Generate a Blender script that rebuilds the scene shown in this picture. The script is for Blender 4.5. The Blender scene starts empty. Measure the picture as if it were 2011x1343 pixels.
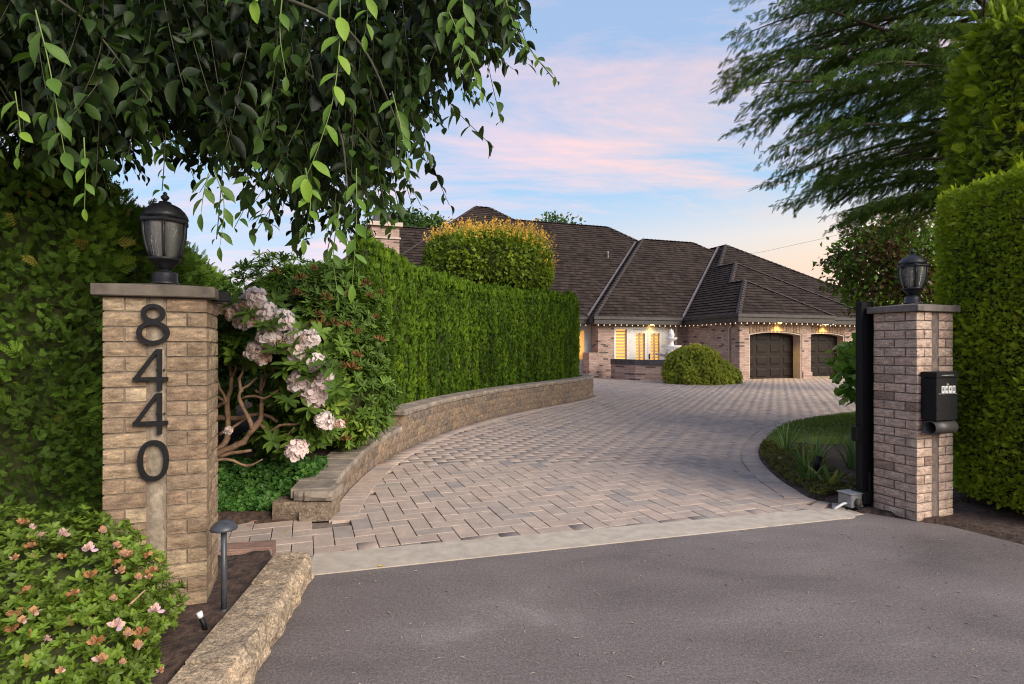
import bpy, math, random
import numpy as np
from mathutils import Vector

SC = bpy.context.scene
COL = SC.collection
R = math.radians
rng = np.random.default_rng(7)
random.seed(7)

# ------------------------------------------------------------------ camera
cam_d = bpy.data.cameras.new("camera")
cam_d.lens = 20.0
cam_d.sensor_width = 36.0
cam_d.shift_y = 0.0057
cam_d.clip_start = 0.05
cam_d.clip_end = 3000
cam = bpy.data.objects.new("camera", cam_d)
cam.location = (0, 0, 1.57)
cam.rotation_euler = (R(90), 0, 0)
COL.objects.link(cam)
SC.camera = cam
SC.render.resolution_x, SC.render.resolution_y = 1024, 684

# ------------------------------------------------------------------ sky and sun
SUN_DIR = Vector((0.64, -0.59, 0.48)).normalized()      # towards the sun
world = bpy.data.worlds.new("World")
SC.world = world
world.use_nodes = True
wt = world.node_tree
wt.nodes.clear()


def wn(t, **kw):
    n = wt.nodes.new(t)
    for k, v in kw.items():
        setattr(n, k, v)
    return n


def math_node(nt, op, a, b=None, c=None, clamp=False):
    n = nt.nodes.new('ShaderNodeMath')
    n.operation = op
    n.use_clamp = clamp
    for i, v in enumerate((a, b, c)):
        if v is None:
            continue
        if isinstance(v, (int, float)):
            n.inputs[i].default_value = v
        else:
            nt.links.new(v, n.inputs[i])
    return n.outputs[0]


def mix_node(nt, fac, a, b, blend='MIX'):
    n = nt.nodes.new('ShaderNodeMix')
    n.data_type = 'RGBA'
    n.blend_type = blend
    for s, v in ((n.inputs[0], fac), (n.inputs[6], a), (n.inputs[7], b)):
        if isinstance(v, (int, float)):
            s.default_value = v
        elif isinstance(v, tuple):
            s.default_value = v if len(v) == 4 else (*v, 1)
        else:
            nt.links.new(v, s)
    return n.outputs[2]


def ramp_node(nt, fac, stops, interp='LINEAR'):
    n = nt.nodes.new('ShaderNodeValToRGB')
    cr = n.color_ramp
    cr.interpolation = interp
    while len(cr.elements) < len(stops):
        cr.elements.new(0.5)
    for e, (p, c) in zip(cr.elements, stops):
        e.position = p
        e.color = c if len(c) == 4 else (*c, 1)
    nt.links.new(fac, n.inputs[0])
    return n.outputs[0]


sky = wn('ShaderNodeTexSky', sky_type='NISHITA')
sky.sun_disc = False
sky.sun_elevation = math.asin(SUN_DIR.z)
sky.sun_rotation = math.atan2(SUN_DIR.x, SUN_DIR.y)
sky.air_density = 1.2
sky.dust_density = 1.5
geo = wn('ShaderNodeTexCoord')
sep = wn('ShaderNodeSeparateXYZ')
wt.links.new(geo.outputs['Generated'], sep.inputs[0])
dx, dy, dz = sep.outputs
# dusk colours by height above the horizon, warmer towards the west (right of the house)
el = math_node(wt, 'MAXIMUM', dz, 0.0)
SKY_K = 8.0        # linear radiance 1.0 at background strength 0.125, before exposure
base_e = ramp_node(wt, el, [(0.0, (.80, .62, .66)), (.10, (.62, .66, .80)), (.24, (.38, .60, .84)), (.42, (.35, .51, .77)), (1.0, (.36, .45, .70))])
base_w = ramp_node(wt, el, [(0.0, (1.0, .62, .34)), (.11, (1.0, .68, .42)), (.18, (.88, .77, .68)), (.26, (.42, .62, .84)), (.42, (.35, .51, .77)), (1.0, (.36, .45, .70))])
west = math_node(wt, 'MULTIPLY_ADD', dx, 1.7, 0.15, clamp=True)
base = mix_node(wt, west, base_e, base_w)
den = math_node(wt, 'ADD', el, 0.16)
cx = math_node(wt, 'DIVIDE', dx, den)
cy = math_node(wt, 'DIVIDE', dy, den)
comb = wn('ShaderNodeCombineXYZ')
wt.links.new(cx, comb.inputs[0])
wt.links.new(cy, comb.inputs[1])
mp = wn('ShaderNodeMapping')
mp.inputs['Rotation'].default_value = (0, 0, R(32))
mp.inputs['Scale'].default_value = (0.45, 1.35, 1)
mp.inputs['Location'].default_value = (20.4, 37.2, 10.8)
wt.links.new(comb.outputs[0], mp.inputs[0])
nz = wn('ShaderNodeTexNoise')
nz.inputs['Scale'].default_value = 1.0
nz.inputs['Detail'].default_value = 10
nz.inputs['Roughness'].default_value = 0.66
nz.inputs['Distortion'].default_value = 0.5
wt.links.new(mp.outputs[0], nz.inputs['Vector'])
cloud = ramp_node(wt, nz.outputs[0], [(.485, (0, 0, 0)), (.56, (.40, .40, .40)), (.66, (1, 1, 1))])
ccol_e = (.92, .66, .72)
ccol_w = (1.0, .68, .58)
ccol = mix_node(wt, west, ccol_e, ccol_w)
colr = mix_node(wt, cloud, base, ccol)
scl = mix_node(wt, 1.0, colr, (SKY_K, SKY_K, SKY_K), 'MULTIPLY')
mixs = mix_node(wt, 0.82, sky.outputs[0], scl)
bg = wn('ShaderNodeBackground')
bg.inputs[1].default_value = 0.042
wt.links.new(mixs, bg.inputs[0])
wo = wn('ShaderNodeOutputWorld')
wt.links.new(bg.outputs[0], wo.inputs[0])

sun_d = bpy.data.lights.new("sun", 'SUN')
sun_d.energy = 1.5
sun_d.angle = R(40)
sun_d.color = (1.0, .90, .77)
sun = bpy.data.objects.new("sun", sun_d)
sun.rotation_euler = (-SUN_DIR).to_track_quat('-Z', 'Y').to_euler()
COL.objects.link(sun)

SC.view_settings.view_transform = 'Standard'
SC.view_settings.look = 'None'
SC.view_settings.exposure = 1.85
SC.view_settings.gamma = 1.0
SC.render.engine = 'CYCLES'
SC.cycles.use_denoising = True
SC.cycles.pixel_filter_type = 'BLACKMAN_HARRIS'
SC.cycles.filter_width = 1.1
SC.cycles.max_bounces = 6
SC.cycles.diffuse_bounces = 2
SC.cycles.glossy_bounces = 2
SC.cycles.transmission_bounces = 6
SC.cycles.transparent_max_bounces = 6
SC.cycles.caustics_reflective = False
SC.cycles.caustics_refractive = False
SC.cycles.sample_clamp_indirect = 4.0


# ------------------------------------------------------------------ helpers
def setprops(o, label=None, cat=None, group=None, kind=None):
    if label:
        o['label'] = label
    if cat:
        o['category'] = cat
    if group:
        o['group'] = group
    if kind:
        o['kind'] = kind
    return o


def thing(name, label, cat, loc=(0, 0, 0), rz=0.0, group=None, kind=None):
    o = bpy.data.objects.new(name, None)
    o.empty_display_size = .1
    o.location = loc
    o.rotation_euler = (0, 0, rz)
    COL.objects.link(o)
    return setprops(o, label, cat, group, kind)


def link(name, me, parent=None, loc=(0, 0, 0), rz=0.0, scale=None, rot=None):
    o = bpy.data.objects.new(name, me)
    o.location = loc
    o.rotation_euler = rot if rot else (0, 0, rz)
    if scale:
        o.scale = scale
    COL.objects.link(o)
    if parent:
        o.parent = parent
    return o


def np_mesh(name, V, F, mat=None, tint=None, smooth=False):
    """V (n,3); F (m,k) uniform faces."""
    me = bpy.data.meshes.new(name)
    V = np.asarray(V, dtype=np.float32)
    F = np.asarray(F, dtype=np.int32)
    m, k = F.shape
    me.vertices.add(len(V))
    me.vertices.foreach_set('co', V.ravel())
    me.loops.add(m * k)
    me.loops.foreach_set('vertex_index', F.ravel())
    me.polygons.add(m)
    me.polygons.foreach_set('loop_start', np.arange(0, m * k, k, dtype=np.int32))
    me.polygons.foreach_set('loop_total', np.full(m, k, dtype=np.int32))
    if smooth:
        me.polygons.foreach_set('use_smooth', np.ones(m, dtype=bool))
    if tint is not None:
        a = me.attributes.new('tint', 'FLOAT', 'POINT')
        a.data.foreach_set('value', np.asarray(tint, dtype=np.float32))
    me.update(calc_edges=True)
    if mat:
        me.materials.append(mat)
    return me


class MB:
    """collects boxes, tubes and turned shapes into one mesh"""

    def __init__(self):
        self.v, self.f, self.sm = [], [], []

    def add(self, vs, fs, smooth=False):
        n = len(self.v)
        self.v += [tuple(p) for p in vs]
        self.f += [tuple(i + n for i in q) for q in fs]
        self.sm += [smooth] * len(fs)
        return self

    def box(self, x0, x1, y0, y1, z0, z1, rz=0.0, about=(0, 0), ch=0.0):
        if ch <= 0:
            vs = [(x, y, z) for z in (z0, z1) for x, y in ((x0, y0), (x1, y0), (x1, y1), (x0, y1))]
            fs = [(3, 2, 1, 0), (4, 5, 6, 7), (0, 1, 5, 4), (1, 2, 6, 5), (2, 3, 7, 6), (3, 0, 4, 7)]
        else:
            c = ch
            vs = []
            for z, i in ((z0, c), (z0 + c, 0), (z1 - c, 0), (z1, c)):
                a, b, d, e = x0 + i, x1 - i, y0 + i, y1 - i
                k = c if i == 0 else c * .6
                vs += [(a + k, d, z), (b - k, d, z), (b, d + k, z), (b, e - k, z), (b - k, e, z), (a + k, e, z), (a, e - k, z), (a, d + k, z)]
            fs = [tuple(range(7, -1, -1)), tuple(range(24, 32))]
            for r in range(3):
                for j in range(8):
                    fs.append((r * 8 + j, r * 8 + (j + 1) % 8, r * 8 + 8 + (j + 1) % 8, r * 8 + 8 + j))
        if rz:
            c, s = math.cos(rz), math.sin(rz)
            vs = [(about[0] + (x - about[0]) * c - (y - about[1]) * s, about[1] + (x - about[0]) * s + (y - about[1]) * c, z) for x, y, z in vs]
        return self.add(vs, fs)

    def tube(self, pts, rad, n=8, cap=True, smooth=True):
        pts = [Vector(p) for p in pts]
        if not hasattr(rad, '__len__'):
            rad = [rad] * len(pts)
        vs, fs = [], []
        prev = None
        for i, p in enumerate(pts):
            t = (pts[min(i + 1, len(pts) - 1)] - pts[max(i - 1, 0)])
            if t.length < 1e-9:
                t = Vector((0, 0, 1))
            t.normalize()
            if prev is None:
                a = Vector((0, 0, 1)) if abs(t.z) < .9 else Vector((1, 0, 0))
                s = t.cross(a).normalized()
            else:
                s = (prev - t * prev.dot(t)).normalized()
            prev = s
            b = t.cross(s)
            for k in range(n):
                an = 2 * math.pi * k / n
                vs.append(p + (s * math.cos(an) + b * math.sin(an)) * rad[i])
        for i in range(len(pts) - 1):
            for k in range(n):
                k2 = (k + 1) % n
                fs.append((i * n + k, i * n + k2, (i + 1) * n + k2, (i + 1) * n + k))
        if cap:
            fs.append(tuple(range(n - 1, -1, -1)))
            fs.append(tuple(range((len(pts) - 1) * n, len(pts) * n)))
        return self.add(vs, fs, smooth)

    def lathe(self, prof, n=16, c=(0, 0, 0), smooth=True, phase=0.0):
        vs, fs = [], []
        for r, z in prof:
            for k in range(n):
                a = 2 * math.pi * k / n + phase
                vs.append((c[0] + r * math.cos(a), c[1] + r * math.sin(a), c[2] + z))
        for i in range(len(prof) - 1):
            for k in range(n):
                k2 = (k + 1) % n
                fs.append((i * n + k, i * n + k2, (i + 1) * n + k2, (i + 1) * n + k))
        fs.append(tuple(range(n - 1, -1, -1)))
        fs.append(tuple(range((len(prof) - 1) * n, len(prof) * n)))
        return self.add(vs, fs, smooth)

    def prism(self, poly, z0, z1):
        n = len(poly)
        vs = [(x, y, z0) for x, y in poly] + [(x, y, z1) for x, y in poly]
        fs = [tuple(range(n - 1, -1, -1)), tuple(range(n, 2 * n))] + [(i, (i + 1) % n, n + (i + 1) % n, n + i) for i in range(n)]
        return self.add(vs, fs)

    def mesh(self, name, mat):
        me = bpy.data.meshes.new(name)
        me.from_pydata(self.v, [], self.f)
        me.polygons.foreach_set('use_smooth', self.sm)
        if mat:
            me.materials.append(mat)
        me.update()
        return me

    def build(self, name, mat, parent=None, loc=(0, 0, 0), rz=0.0, rot=None):
        return link(name, self.mesh(name, mat), parent, loc, rz, rot=rot)


# ------------------------------------------------------------------ materials
def new_mat(name):
    m = bpy.data.materials.new(name)
    m.use_nodes = True
    nt = m.node_tree
    b = nt.nodes['Principled BSDF']
    return m, nt, b


def tex_noise(nt, vec, scale, detail=3, rough=.55, dist=0.0):
    n = nt.nodes.new('ShaderNodeTexNoise')
    n.inputs['Scale'].default_value = scale
    n.inputs['Detail'].default_value = detail
    n.inputs['Roughness'].default_value = rough
    n.inputs['Distortion'].default_value = dist
    if vec is not None:
        nt.links.new(vec, n.inputs['Vector'])
    return n.outputs[0]


def mapping(nt, vec, scale=(1, 1, 1), rot=(0, 0, 0)):
    n = nt.nodes.new('ShaderNodeMapping')
    n.inputs['Scale'].default_value = scale
    n.inputs['Rotation'].default_value = rot
    nt.links.new(vec, n.inputs[0])
    return n.outputs[0]


def bump(nt, b, h, strength=.5, dist=.01):
    n = nt.nodes.new('ShaderNodeBump')
    n.inputs['Strength'].default_value = strength
    n.inputs['Distance'].default_value = dist
    nt.links.new(h, n.inputs['Height'])
    nt.links.new(n.outputs[0], b.inputs['Normal'])


def pos(nt):
    return nt.nodes.new('ShaderNodeNewGeometry').outputs['Position']


def objco(nt):
    return nt.nodes.new('ShaderNodeTexCoord').outputs['Object']


def flat_mat(name, col, rough=.6, metal=0.0, noise=0.12, nscale=8, bumpd=0.0, bscale=60, spec=.5):
    m, nt, b = new_mat(name)
    p = objco(nt)
    f = tex_noise(nt, p, nscale, 4)
    c0 = tuple(max(0, c * (1 - noise * 1.6)) for c in col)
    c1 = tuple(min(1, c * (1 + noise * 1.6)) for c in col)
    nt.links.new(ramp_node(nt, f, [(.3, c0), (.7, c1)]), b.inputs['Base Color'])
    b.inputs['Roughness'].default_value = rough
    b.inputs['Metallic'].default_value = metal
    b.inputs['Specular IOR Level'].default_value = spec
    if bumpd:
        bump(nt, b, tex_noise(nt, p, bscale, 4), .6, bumpd)
    return m


def emit_mat(name, col, strength):
    m, nt, b = new_mat(name)
    b.inputs['Base Color'].default_value = (*col, 1)
    b.inputs['Emission Color'].default_value = (*col, 1)
    b.inputs['Emission Strength'].default_value = strength
    m.cycles.emission_sampling = 'NONE'
    return m


def leaf_mat(name, stops, trans=.35, rough=.5, spec=.25, vein=0.0, age=.4, tt=(1.35, 1.35, .7)):
    m, nt, b = new_mat(name)
    at_ = nt.nodes.new('ShaderNodeAttribute')
    at_.attribute_name = 'tint'
    col = ramp_node(nt, at_.outputs['Fac'], stops)
    n = tex_noise(nt, pos(nt), 9.0, 3)
    col = mix_node(nt, math_node(nt, 'MULTIPLY', math_node(nt, 'SUBTRACT', n, .5), age, clamp=True), col, (.30, .26, .08))
    nt.links.new(col, b.inputs['Base Color'])
    b.inputs['Roughness'].default_value = rough
    b.inputs['Specular IOR Level'].default_value = spec
    if vein:
        bump(nt, b, tex_noise(nt, pos(nt), vein, 2), .4, .004)
    tr = nt.nodes.new('ShaderNodeBsdfTranslucent')
    tcol = mix_node(nt, 1.0, col, tt, 'MULTIPLY')
    nt.links.new(tcol, tr.inputs[0])
    mx = nt.nodes.new('ShaderNodeMixShader')
    mx.inputs[0].default_value = trans
    nt.links.new(b.outputs[0], mx.inputs[1])
    nt.links.new(tr.outputs[0], mx.inputs[2])
    nt.links.new(mx.outputs[0], nt.nodes['Material Output'].inputs[0])
    return m


def masonry_mat(name, stops, rnd, streak=(3, 30, 60), dirt=(.10, .08, .06), dirt_amt=.5, bumpd=.006, fine=140, rough=.9, speck=0.0, samt=.9):
    """rough split stone / wire-cut brick; a random value per object or per island picks the body colour"""
    m, nt, b = new_mat(name)
    if rnd == 'object':
        v = nt.nodes.new('ShaderNodeObjectInfo').outputs['Random']
    else:
        v = nt.nodes.new('ShaderNodeNewGeometry').outputs['Random Per Island']
    col = ramp_node(nt, v, stops)
    p = pos(nt)
    s = tex_noise(nt, mapping(nt, p, streak), 1.0, 5, .65)
    col = mix_node(nt, samt, col, ramp_node(nt, s, [(.33, (.50, .47, .44)), (.48, (.92, .92, .92)), (.58, (1.08, 1.07, 1.04)), (.70, (1.75, 1.66, 1.5))]), 'MULTIPLY')
    d = tex_noise(nt, p, 7, 6, .7)
    fac = math_node(nt, 'MULTIPLY', ramp_node(nt, d, [(.46, (0, 0, 0)), (.72, (1, 1, 1))]), dirt_amt)
    col = mix_node(nt, fac, col, dirt)
    g = tex_noise(nt, p, fine, 3, .6)
    col = mix_node(nt, .55, col, ramp_node(nt, g, [(.3, (.62, .62, .62)), (.7, (1.25, 1.25, 1.25))]), 'MULTIPLY')
    if speck:
        g2 = tex_noise(nt, p, fine * .8, 2, .9)
        col = mix_node(nt, speck, col, ramp_node(nt, g2, [(.38, (.28, .27, .27)), (.47, (.85, .85, .85)), (.55, (1.1, 1.1, 1.1)), (.64, (1.9, 1.85, 1.75))]), 'MULTIPLY')
    nt.links.new(col, b.inputs['Base Color'])
    b.inputs['Roughness'].default_value = rough
    b.inputs['Specular IOR Level'].default_value = .25
    h = math_node(nt, 'ADD', s, math_node(nt, 'MULTIPLY', g, .5))
    bump(nt, b, h, .8, bumpd)
    return m


M = {}
M['black'] = flat_mat('black_paint', (.007, .007, .008), .55, 0, .25, 30, .0008, 90, .25)
M['black_iron'] = flat_mat('black_cast_iron', (.014, .014, .018), .45, 0, .3, 40, .001, 160, .5)
M['slate_paint'] = flat_mat('slate_paint', (.045, .05, .06), .4, 0, .15, 20)
M['cap'] = flat_mat('cap_stone', (.115, .095, .075), .85, 0, .25, 9, .003, 180)
M['cap_pink'] = flat_mat('cap_stone_worn', (.155, .130, .115), .85, 0, .25, 9, .003, 180)
M['mortar'] = flat_mat('mortar', (.20, .155, .115), .95, 0, .22, 25, .004, 180)
M['mortar_pink'] = flat_mat('mortar_dark', (.17, .13, .115), .95, 0, .22, 25, .004, 180)
M['strip'] = flat_mat('cement_strip', (.26, .21, .155), .95, 0, .25, 18, .012, 45)
M['strip_dark'] = flat_mat('cement_strip_worn', (.19, .145, .12), .95, 0, .25, 18, .012, 45)
M['white'] = flat_mat('white_paint', (.72, .68, .62), .5, 0, .05, 5)
M['shutter'] = flat_mat('shaded_shutter', (.40, .29, .17), .6, 0, .05, 5)  # white louvres coloured tan to paint their shade against the lit rooms
M['stone_white'] = flat_mat('white_stone', (.78, .76, .74), .7, 0, .05, 9, .003, 60)
M['trim'] = flat_mat('cream_trim', (.50, .40, .33), .6, 0, .08, 5)
M['pvc'] = flat_mat('white_plastic', (.70, .70, .70), .4, 0, .05, 8)
M['grey_metal'] = flat_mat('grey_metal', (.30, .30, .30), .45, .3, .12, 15)
M['rust'] = flat_mat('dull_steel', (.10, .08, .07), .6, .3, .3, 25)

M['brick'] = masonry_mat('buff_brick', [(0, (.235, .168, .112)), (.3, (.33, .243, .162)), (.6, (.27, .187, .127)), (.85, (.45, .35, .235)), (1, (.225, .155, .108))], 'object', (16, 16, 52), (.10, .07, .05), .6, .007, 110)
M['brick_pink'] = masonry_mat('pink_brick', [(0, (.47, .34, .27)), (.35, (.61, .465, .375)), (.7, (.54, .395, .31)), (.9, (.65, .49, .375)), (1, (.28, .19, .15))], 'object', (16, 16, 52), (.15, .105, .09), .5, .008, 120)
M['block'] = masonry_mat('retaining_block', [(0, (.27, .195, .135)), (.3, (.21, .16, .12)), (.6, (.27, .20, .145)), (.8, (.18, .145, .12)), (1, (.31, .225, .145))], 'object', (14, 14, 18), (.12, .10, .09), .6, .012, 80, .9, .5)
M['capstone'] = masonry_mat('capstone', [(0, (.27, .225, .19)), (.5, (.30, .25, .205)), (1, (.25, .215, .185))], 'object', (5, 5, 8), (.17, .145, .125), .45, .003, 130)
M['edging'] = masonry_mat('edging_block', [(0, (.40, .305, .215)), (.5, (.36, .28, .20)), (1, (.43, .325, .225))], 'object', (22, 22, 22), (.12, .10, .08), .6, .014, 85, .9, .55)
PAVE = [(0, (.415, .325, .275)), (.25, (.45, .35, .29)), (.5, (.415, .335, .285)), (.70, (.475, .37, .305)), (.86, (.385, .315, .27)), (.95, (.345, .295, .265)), (1, (.30, .26, .245))]
M['paver'] = masonry_mat('paver_single', PAVE, 'object', (5, 5, 5), (.27, .22, .19), .4, .002, 150, .85, 0, .35)
M['paver_far'] = masonry_mat('paver_field', PAVE, 'island', (5, 5, 5), (.27, .22, .19), .4, .002, 150, .85, 0, .35)
M['kerb'] = flat_mat('concrete', (.43, .37, .305), .9, 0, .10, 9, .004, 120)
M['soil'] = flat_mat('soil', (.060, .036, .026), 1.0, 0, .45, 22, .03, 38)
M['sand'] = flat_mat('joint_sand', (.17, .13, .11), 1.0, 0, .2, 20)
M['bark'] = flat_mat('bark', (.095, .065, .045), .9, 0, .3, 14, .012, 40)
M['rhodo_bark'] = flat_mat('smooth_bark', (.36, .22, .14), .8, 0, .3, 12, .006, 50)
M['twig'] = flat_mat('twig', (.040, .040, .018), .8, 0, .25, 14)
M['leaf_litter'] = flat_mat('dry_leaf', (.45, .20, .12), .8, 0, .3, 30)

M['cherry'] = leaf_mat('cherry_leaf', [(0, (.008, .016, .006)), (.30, (.026, .055, .012)), (.55, (.060, .120, .020)), (.85, (.13, .25, .030)), (1, (.26, .42, .045))], .40, .45, .3, 160)  # darkest stops paint the shade inside the crown
M['cedar_near'] = leaf_mat('cedar_spray', [(0, (.042, .068, .014)), (.5, (.092, .170, .022)), (.9, (.18, .31, .032)), (1, (.30, .20, .05))], .30, .6, .15)
M['arbor'] = leaf_mat('arborvitae_spray', [(0, (.040, .080, .010)), (.5, (.095, .180, .013)), (1, (.20, .32, .021))], .30, .6, .15)
M['clipped'] = leaf_mat('clipped_hedge_leaf', [(0, (.105, .155, .012)), (.5, (.225, .32, .016)), (.9, (.38, .49, .028)), (1, (.46, .46, .05))], .32, .55, .2)
M['rhodo'] = leaf_mat('rhododendron_leaf', [(0, (.050, .092, .018)), (.5, (.100, .180, .026)), (.85, (.185, .30, .04)), (1, (.29, .38, .06))], .25, .5, .22)
M['azalea'] = leaf_mat('azalea_leaf', [(0, (.07, .10, .018)), (.5, (.125, .20, .024)), (.9, (.22, .34, .042)), (1, (.32, .18, .05))], .3, .45, .25)
M['petal'] = leaf_mat('pink_petal', [(0, (.60, .30, .10)), (.12, (.80, .56, .42)), (.3, (.92, .76, .70)), (.7, (.96, .82, .81)), (1, (.97, .93, .90))], .40, .6, .15, 0, .0, (1, .97, .93))
M['wilted'] = leaf_mat('wilted_petal', [(0, (.32, .14, .05)), (.5, (.56, .31, .15)), (.8, (.70, .48, .36)), (1, (.70, .48, .60))], .3, .7, .15, 0, .0, (1, 1, 1))
M['spent'] = leaf_mat('spent_truss', [(0, (.095, .048, .020)), (1, (.25, .12, .040))], .15, .7, .2)
M['conifer'] = leaf_mat('conifer_needle', [(0, (.034, .068, .018)), (.5, (.075, .140, .024)), (.85, (.17, .24, .030)), (1, (.23, .31, .034))], .28, .6, .12)
M['plum'] = leaf_mat('mixed_leaf', [(0, (.075, .040, .030)), (.45, (.10, .065, .03)), (.6, (.07, .14, .022)), (1, (.15, .27, .036))], .35, .45)
M['topiary'] = leaf_mat('topiary_leaf', [(0, (.085, .13, .014)), (.6, (.19, .275, .020)), (.74, (.28, .33, .03)), (.80, (.58, .38, .06)), (1, (.78, .44, .10))], .35, .5, .2)
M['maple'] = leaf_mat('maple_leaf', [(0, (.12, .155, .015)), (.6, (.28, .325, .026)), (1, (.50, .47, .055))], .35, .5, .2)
M['fartree'] = leaf_mat('far_leaf', [(0, (.02, .05, .015)), (1, (.07, .14, .03))], .3, .5)
M['cover'] = leaf_mat('ground_cover_leaf', [(0, (.03, .09, .02)), (.6, (.065, .165, .03)), (1, (.11, .24, .04))], .25, .45, .25)
M['iris'] = leaf_mat('iris_blade', [(0, (0.072, 0.120, 0.048)), (.6, (0.120, 0.216, 0.060)), (.9, (0.216, 0.300, 0.060)), (1, (0.408, 0.336, 0.120))], .3, .45)
M['grass'] = leaf_mat('grass_blade', [(0, (.085, .13, .020)), (1, (.16, .22, .030))], .3, .6, .15)
M['moss'] = leaf_mat('moss_tuft', [(0, (.07, .06, .015)), (1, (.15, .16, .02))], .2, .7)
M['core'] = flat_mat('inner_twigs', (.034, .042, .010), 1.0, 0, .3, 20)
M['hydrangea'] = leaf_mat('broad_leaf', [(0, (.08, .17, .026)), (.7, (.17, .31, .04)), (1, (.42, .46, .17))], .35, .4)


def glass_mat(name, col=(1, 1, 1), rough=.03):
    m, nt, b = new_mat(name)
    b.inputs['Base Color'].default_value = (*col, 1)
    b.inputs['Roughness'].default_value = rough
    b.inputs['Transmission Weight'].default_value = 1.0
    b.inputs['IOR'].default_value = 1.2
    return m


m, nt, b = new_mat('lamp_glass')
tb = nt.nodes.new('ShaderNodeBsdfTransparent')
tb.inputs[0].default_value = (.93, .94, .93, 1)
gl = nt.nodes.new('ShaderNodeBsdfGlossy')
gl.inputs['Roughness'].default_value = .04
lw = nt.nodes.new('ShaderNodeFresnel')
lw.inputs[0].default_value = 1.55
mx = nt.nodes.new('ShaderNodeMixShader')
nt.links.new(lw.outputs[0], mx.inputs[0])
nt.links.new(tb.outputs[0], mx.inputs[1])
nt.links.new(gl.outputs[0], mx.inputs[2])
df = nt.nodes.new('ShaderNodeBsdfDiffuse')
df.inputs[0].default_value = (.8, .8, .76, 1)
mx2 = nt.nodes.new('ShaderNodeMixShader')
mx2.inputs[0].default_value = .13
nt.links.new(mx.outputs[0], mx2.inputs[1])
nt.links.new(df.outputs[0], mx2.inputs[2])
nt.links.new(mx2.outputs[0], nt.nodes['Material Output'].inputs[0])
M['glass'] = m

# asphalt
m, nt, b = new_mat('asphalt')
p = pos(nt)
big = tex_noise(nt, mapping(nt, p, (.5, .9, 1), (0, 0, R(25))), 1.3, 5, .6, .4)
c = ramp_node(nt, big, [(.28, (.110, .092, .090)), (.45, (.158, .133, .129)), (.58, (.184, .157, .152)), (.72, (.262, .230, .224))])
fine = tex_noise(nt, p, 110, 4, .8)
c = mix_node(nt, .8, c, ramp_node(nt, fine, [(.34, (.40, .40, .40)), (.50, (.95, .95, .95)), (.60, (1.35, 1.33, 1.3)), (.70, (2.3, 2.2, 2.1))]), 'MULTIPLY')
mid = tex_noise(nt, p, 48, 5, .8)
c = mix_node(nt, .6, c, ramp_node(nt, mid, [(.32, (.5, .5, .5)), (.5, (.95, .95, .95)), (.66, (1.7, 1.66, 1.6))]), 'MULTIPLY')
nt.links.new(c, b.inputs['Base Color'])
b.inputs['Roughness'].default_value = .82
b.inputs['Specular IOR Level'].default_value = .35
bump(nt, b, math_node(nt, 'ADD', fine, math_node(nt, 'MULTIPLY', mid, .5)), .9, .006)
M['asphalt'] = m

# house brick (bricks here are about three pixels high)
m, nt, b = new_mat('house_brick')
p = objco(nt)
sp = nt.nodes.new('ShaderNodeSeparateXYZ')
nt.links.new(p, sp.inputs[0])
cb = nt.nodes.new('ShaderNodeCombineXYZ')
nt.links.new(math_node(nt, 'ADD', sp.outputs[0], sp.outputs[1]), cb.inputs[0])
nt.links.new(sp.outputs[2], cb.inputs[1])
bt = nt.nodes.new('ShaderNodeTexBrick')
nt.links.new(cb.outputs[0], bt.inputs[0])
bt.inputs['Scale'].default_value = 1.0
bt.inputs['Brick Width'].default_value = .30
bt.inputs['Row Height'].default_value = .085
bt.inputs['Mortar Size'].default_value = .007
bt.inputs['Color1'].default_value = (.28, .18, .145, 1)
bt.inputs['Color2'].default_value = (.46, .33, .27, 1)
bt.inputs['Mortar'].default_value = (.22, .17, .15, 1)
bt.inputs['Bias'].default_value = .1
# now and then one very dark brick
br2 = nt.nodes.new('ShaderNodeTexBrick')
nt.links.new(cb.outputs[0], br2.inputs[0])
for k in ('Scale', 'Brick Width', 'Row Height', 'Mortar Size'):
    br2.inputs[k].default_value = bt.inputs[k].default_value
br2.inputs['Color1'].default_value = (0, 0, 0, 1)
br2.inputs['Color2'].default_value = (1, 1, 1, 1)
br2.inputs['Mortar'].default_value = (.5, .5, .5, 1)
dk = ramp_node(nt, br2.outputs[0], [(.0, (1, 1, 1)), (.075, (1, 1, 1)), (.085, (0, 0, 0))])
c = mix_node(nt, math_node(nt, 'MULTIPLY', dk, .8), bt.outputs[0], (.06, .045, .045))
c = mix_node(nt, .5, c, ramp_node(nt, tex_noise(nt, p, 14, 4), [(.3, (.75, .75, .75)), (.7, (1.25, 1.25, 1.25))]), 'MULTIPLY')
nt.links.new(c, b.inputs['Base Color'])
b.inputs['Roughness'].default_value = .9
bump(nt, b, bt.outputs[1], -.5, .012)
M['house_brick'] = m

# roof shakes: courses are stepped geometry, colour per shake from the roof's UVs (metres)
m, nt, b = new_mat('roof_shakes')
uv = nt.nodes.new('ShaderNodeUVMap').outputs[0]
bt = nt.nodes.new('ShaderNodeTexBrick')
nt.links.new(uv, bt.inputs[0])
bt.inputs['Scale'].default_value = 1.0
bt.inputs['Brick Width'].default_value = .26
bt.inputs['Row Height'].default_value = .30
bt.inputs['Mortar Size'].default_value = .004
bt.inputs['Color1'].default_value = (.024, .0175, .0148, 1)
bt.inputs['Color2'].default_value = (.050, .037, .0315, 1)
bt.inputs['Mortar'].default_value = (.016, .011, .010, 1)
n1 = tex_noise(nt, uv, .35, 5)
c = mix_node(nt, .7, bt.outputs[0], ramp_node(nt, n1, [(.3, (.75, .75, .77)), (.7, (1.3, 1.24, 1.2))]), 'MULTIPLY')
n2 = tex_noise(nt, uv, 3.5, 5)
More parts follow.
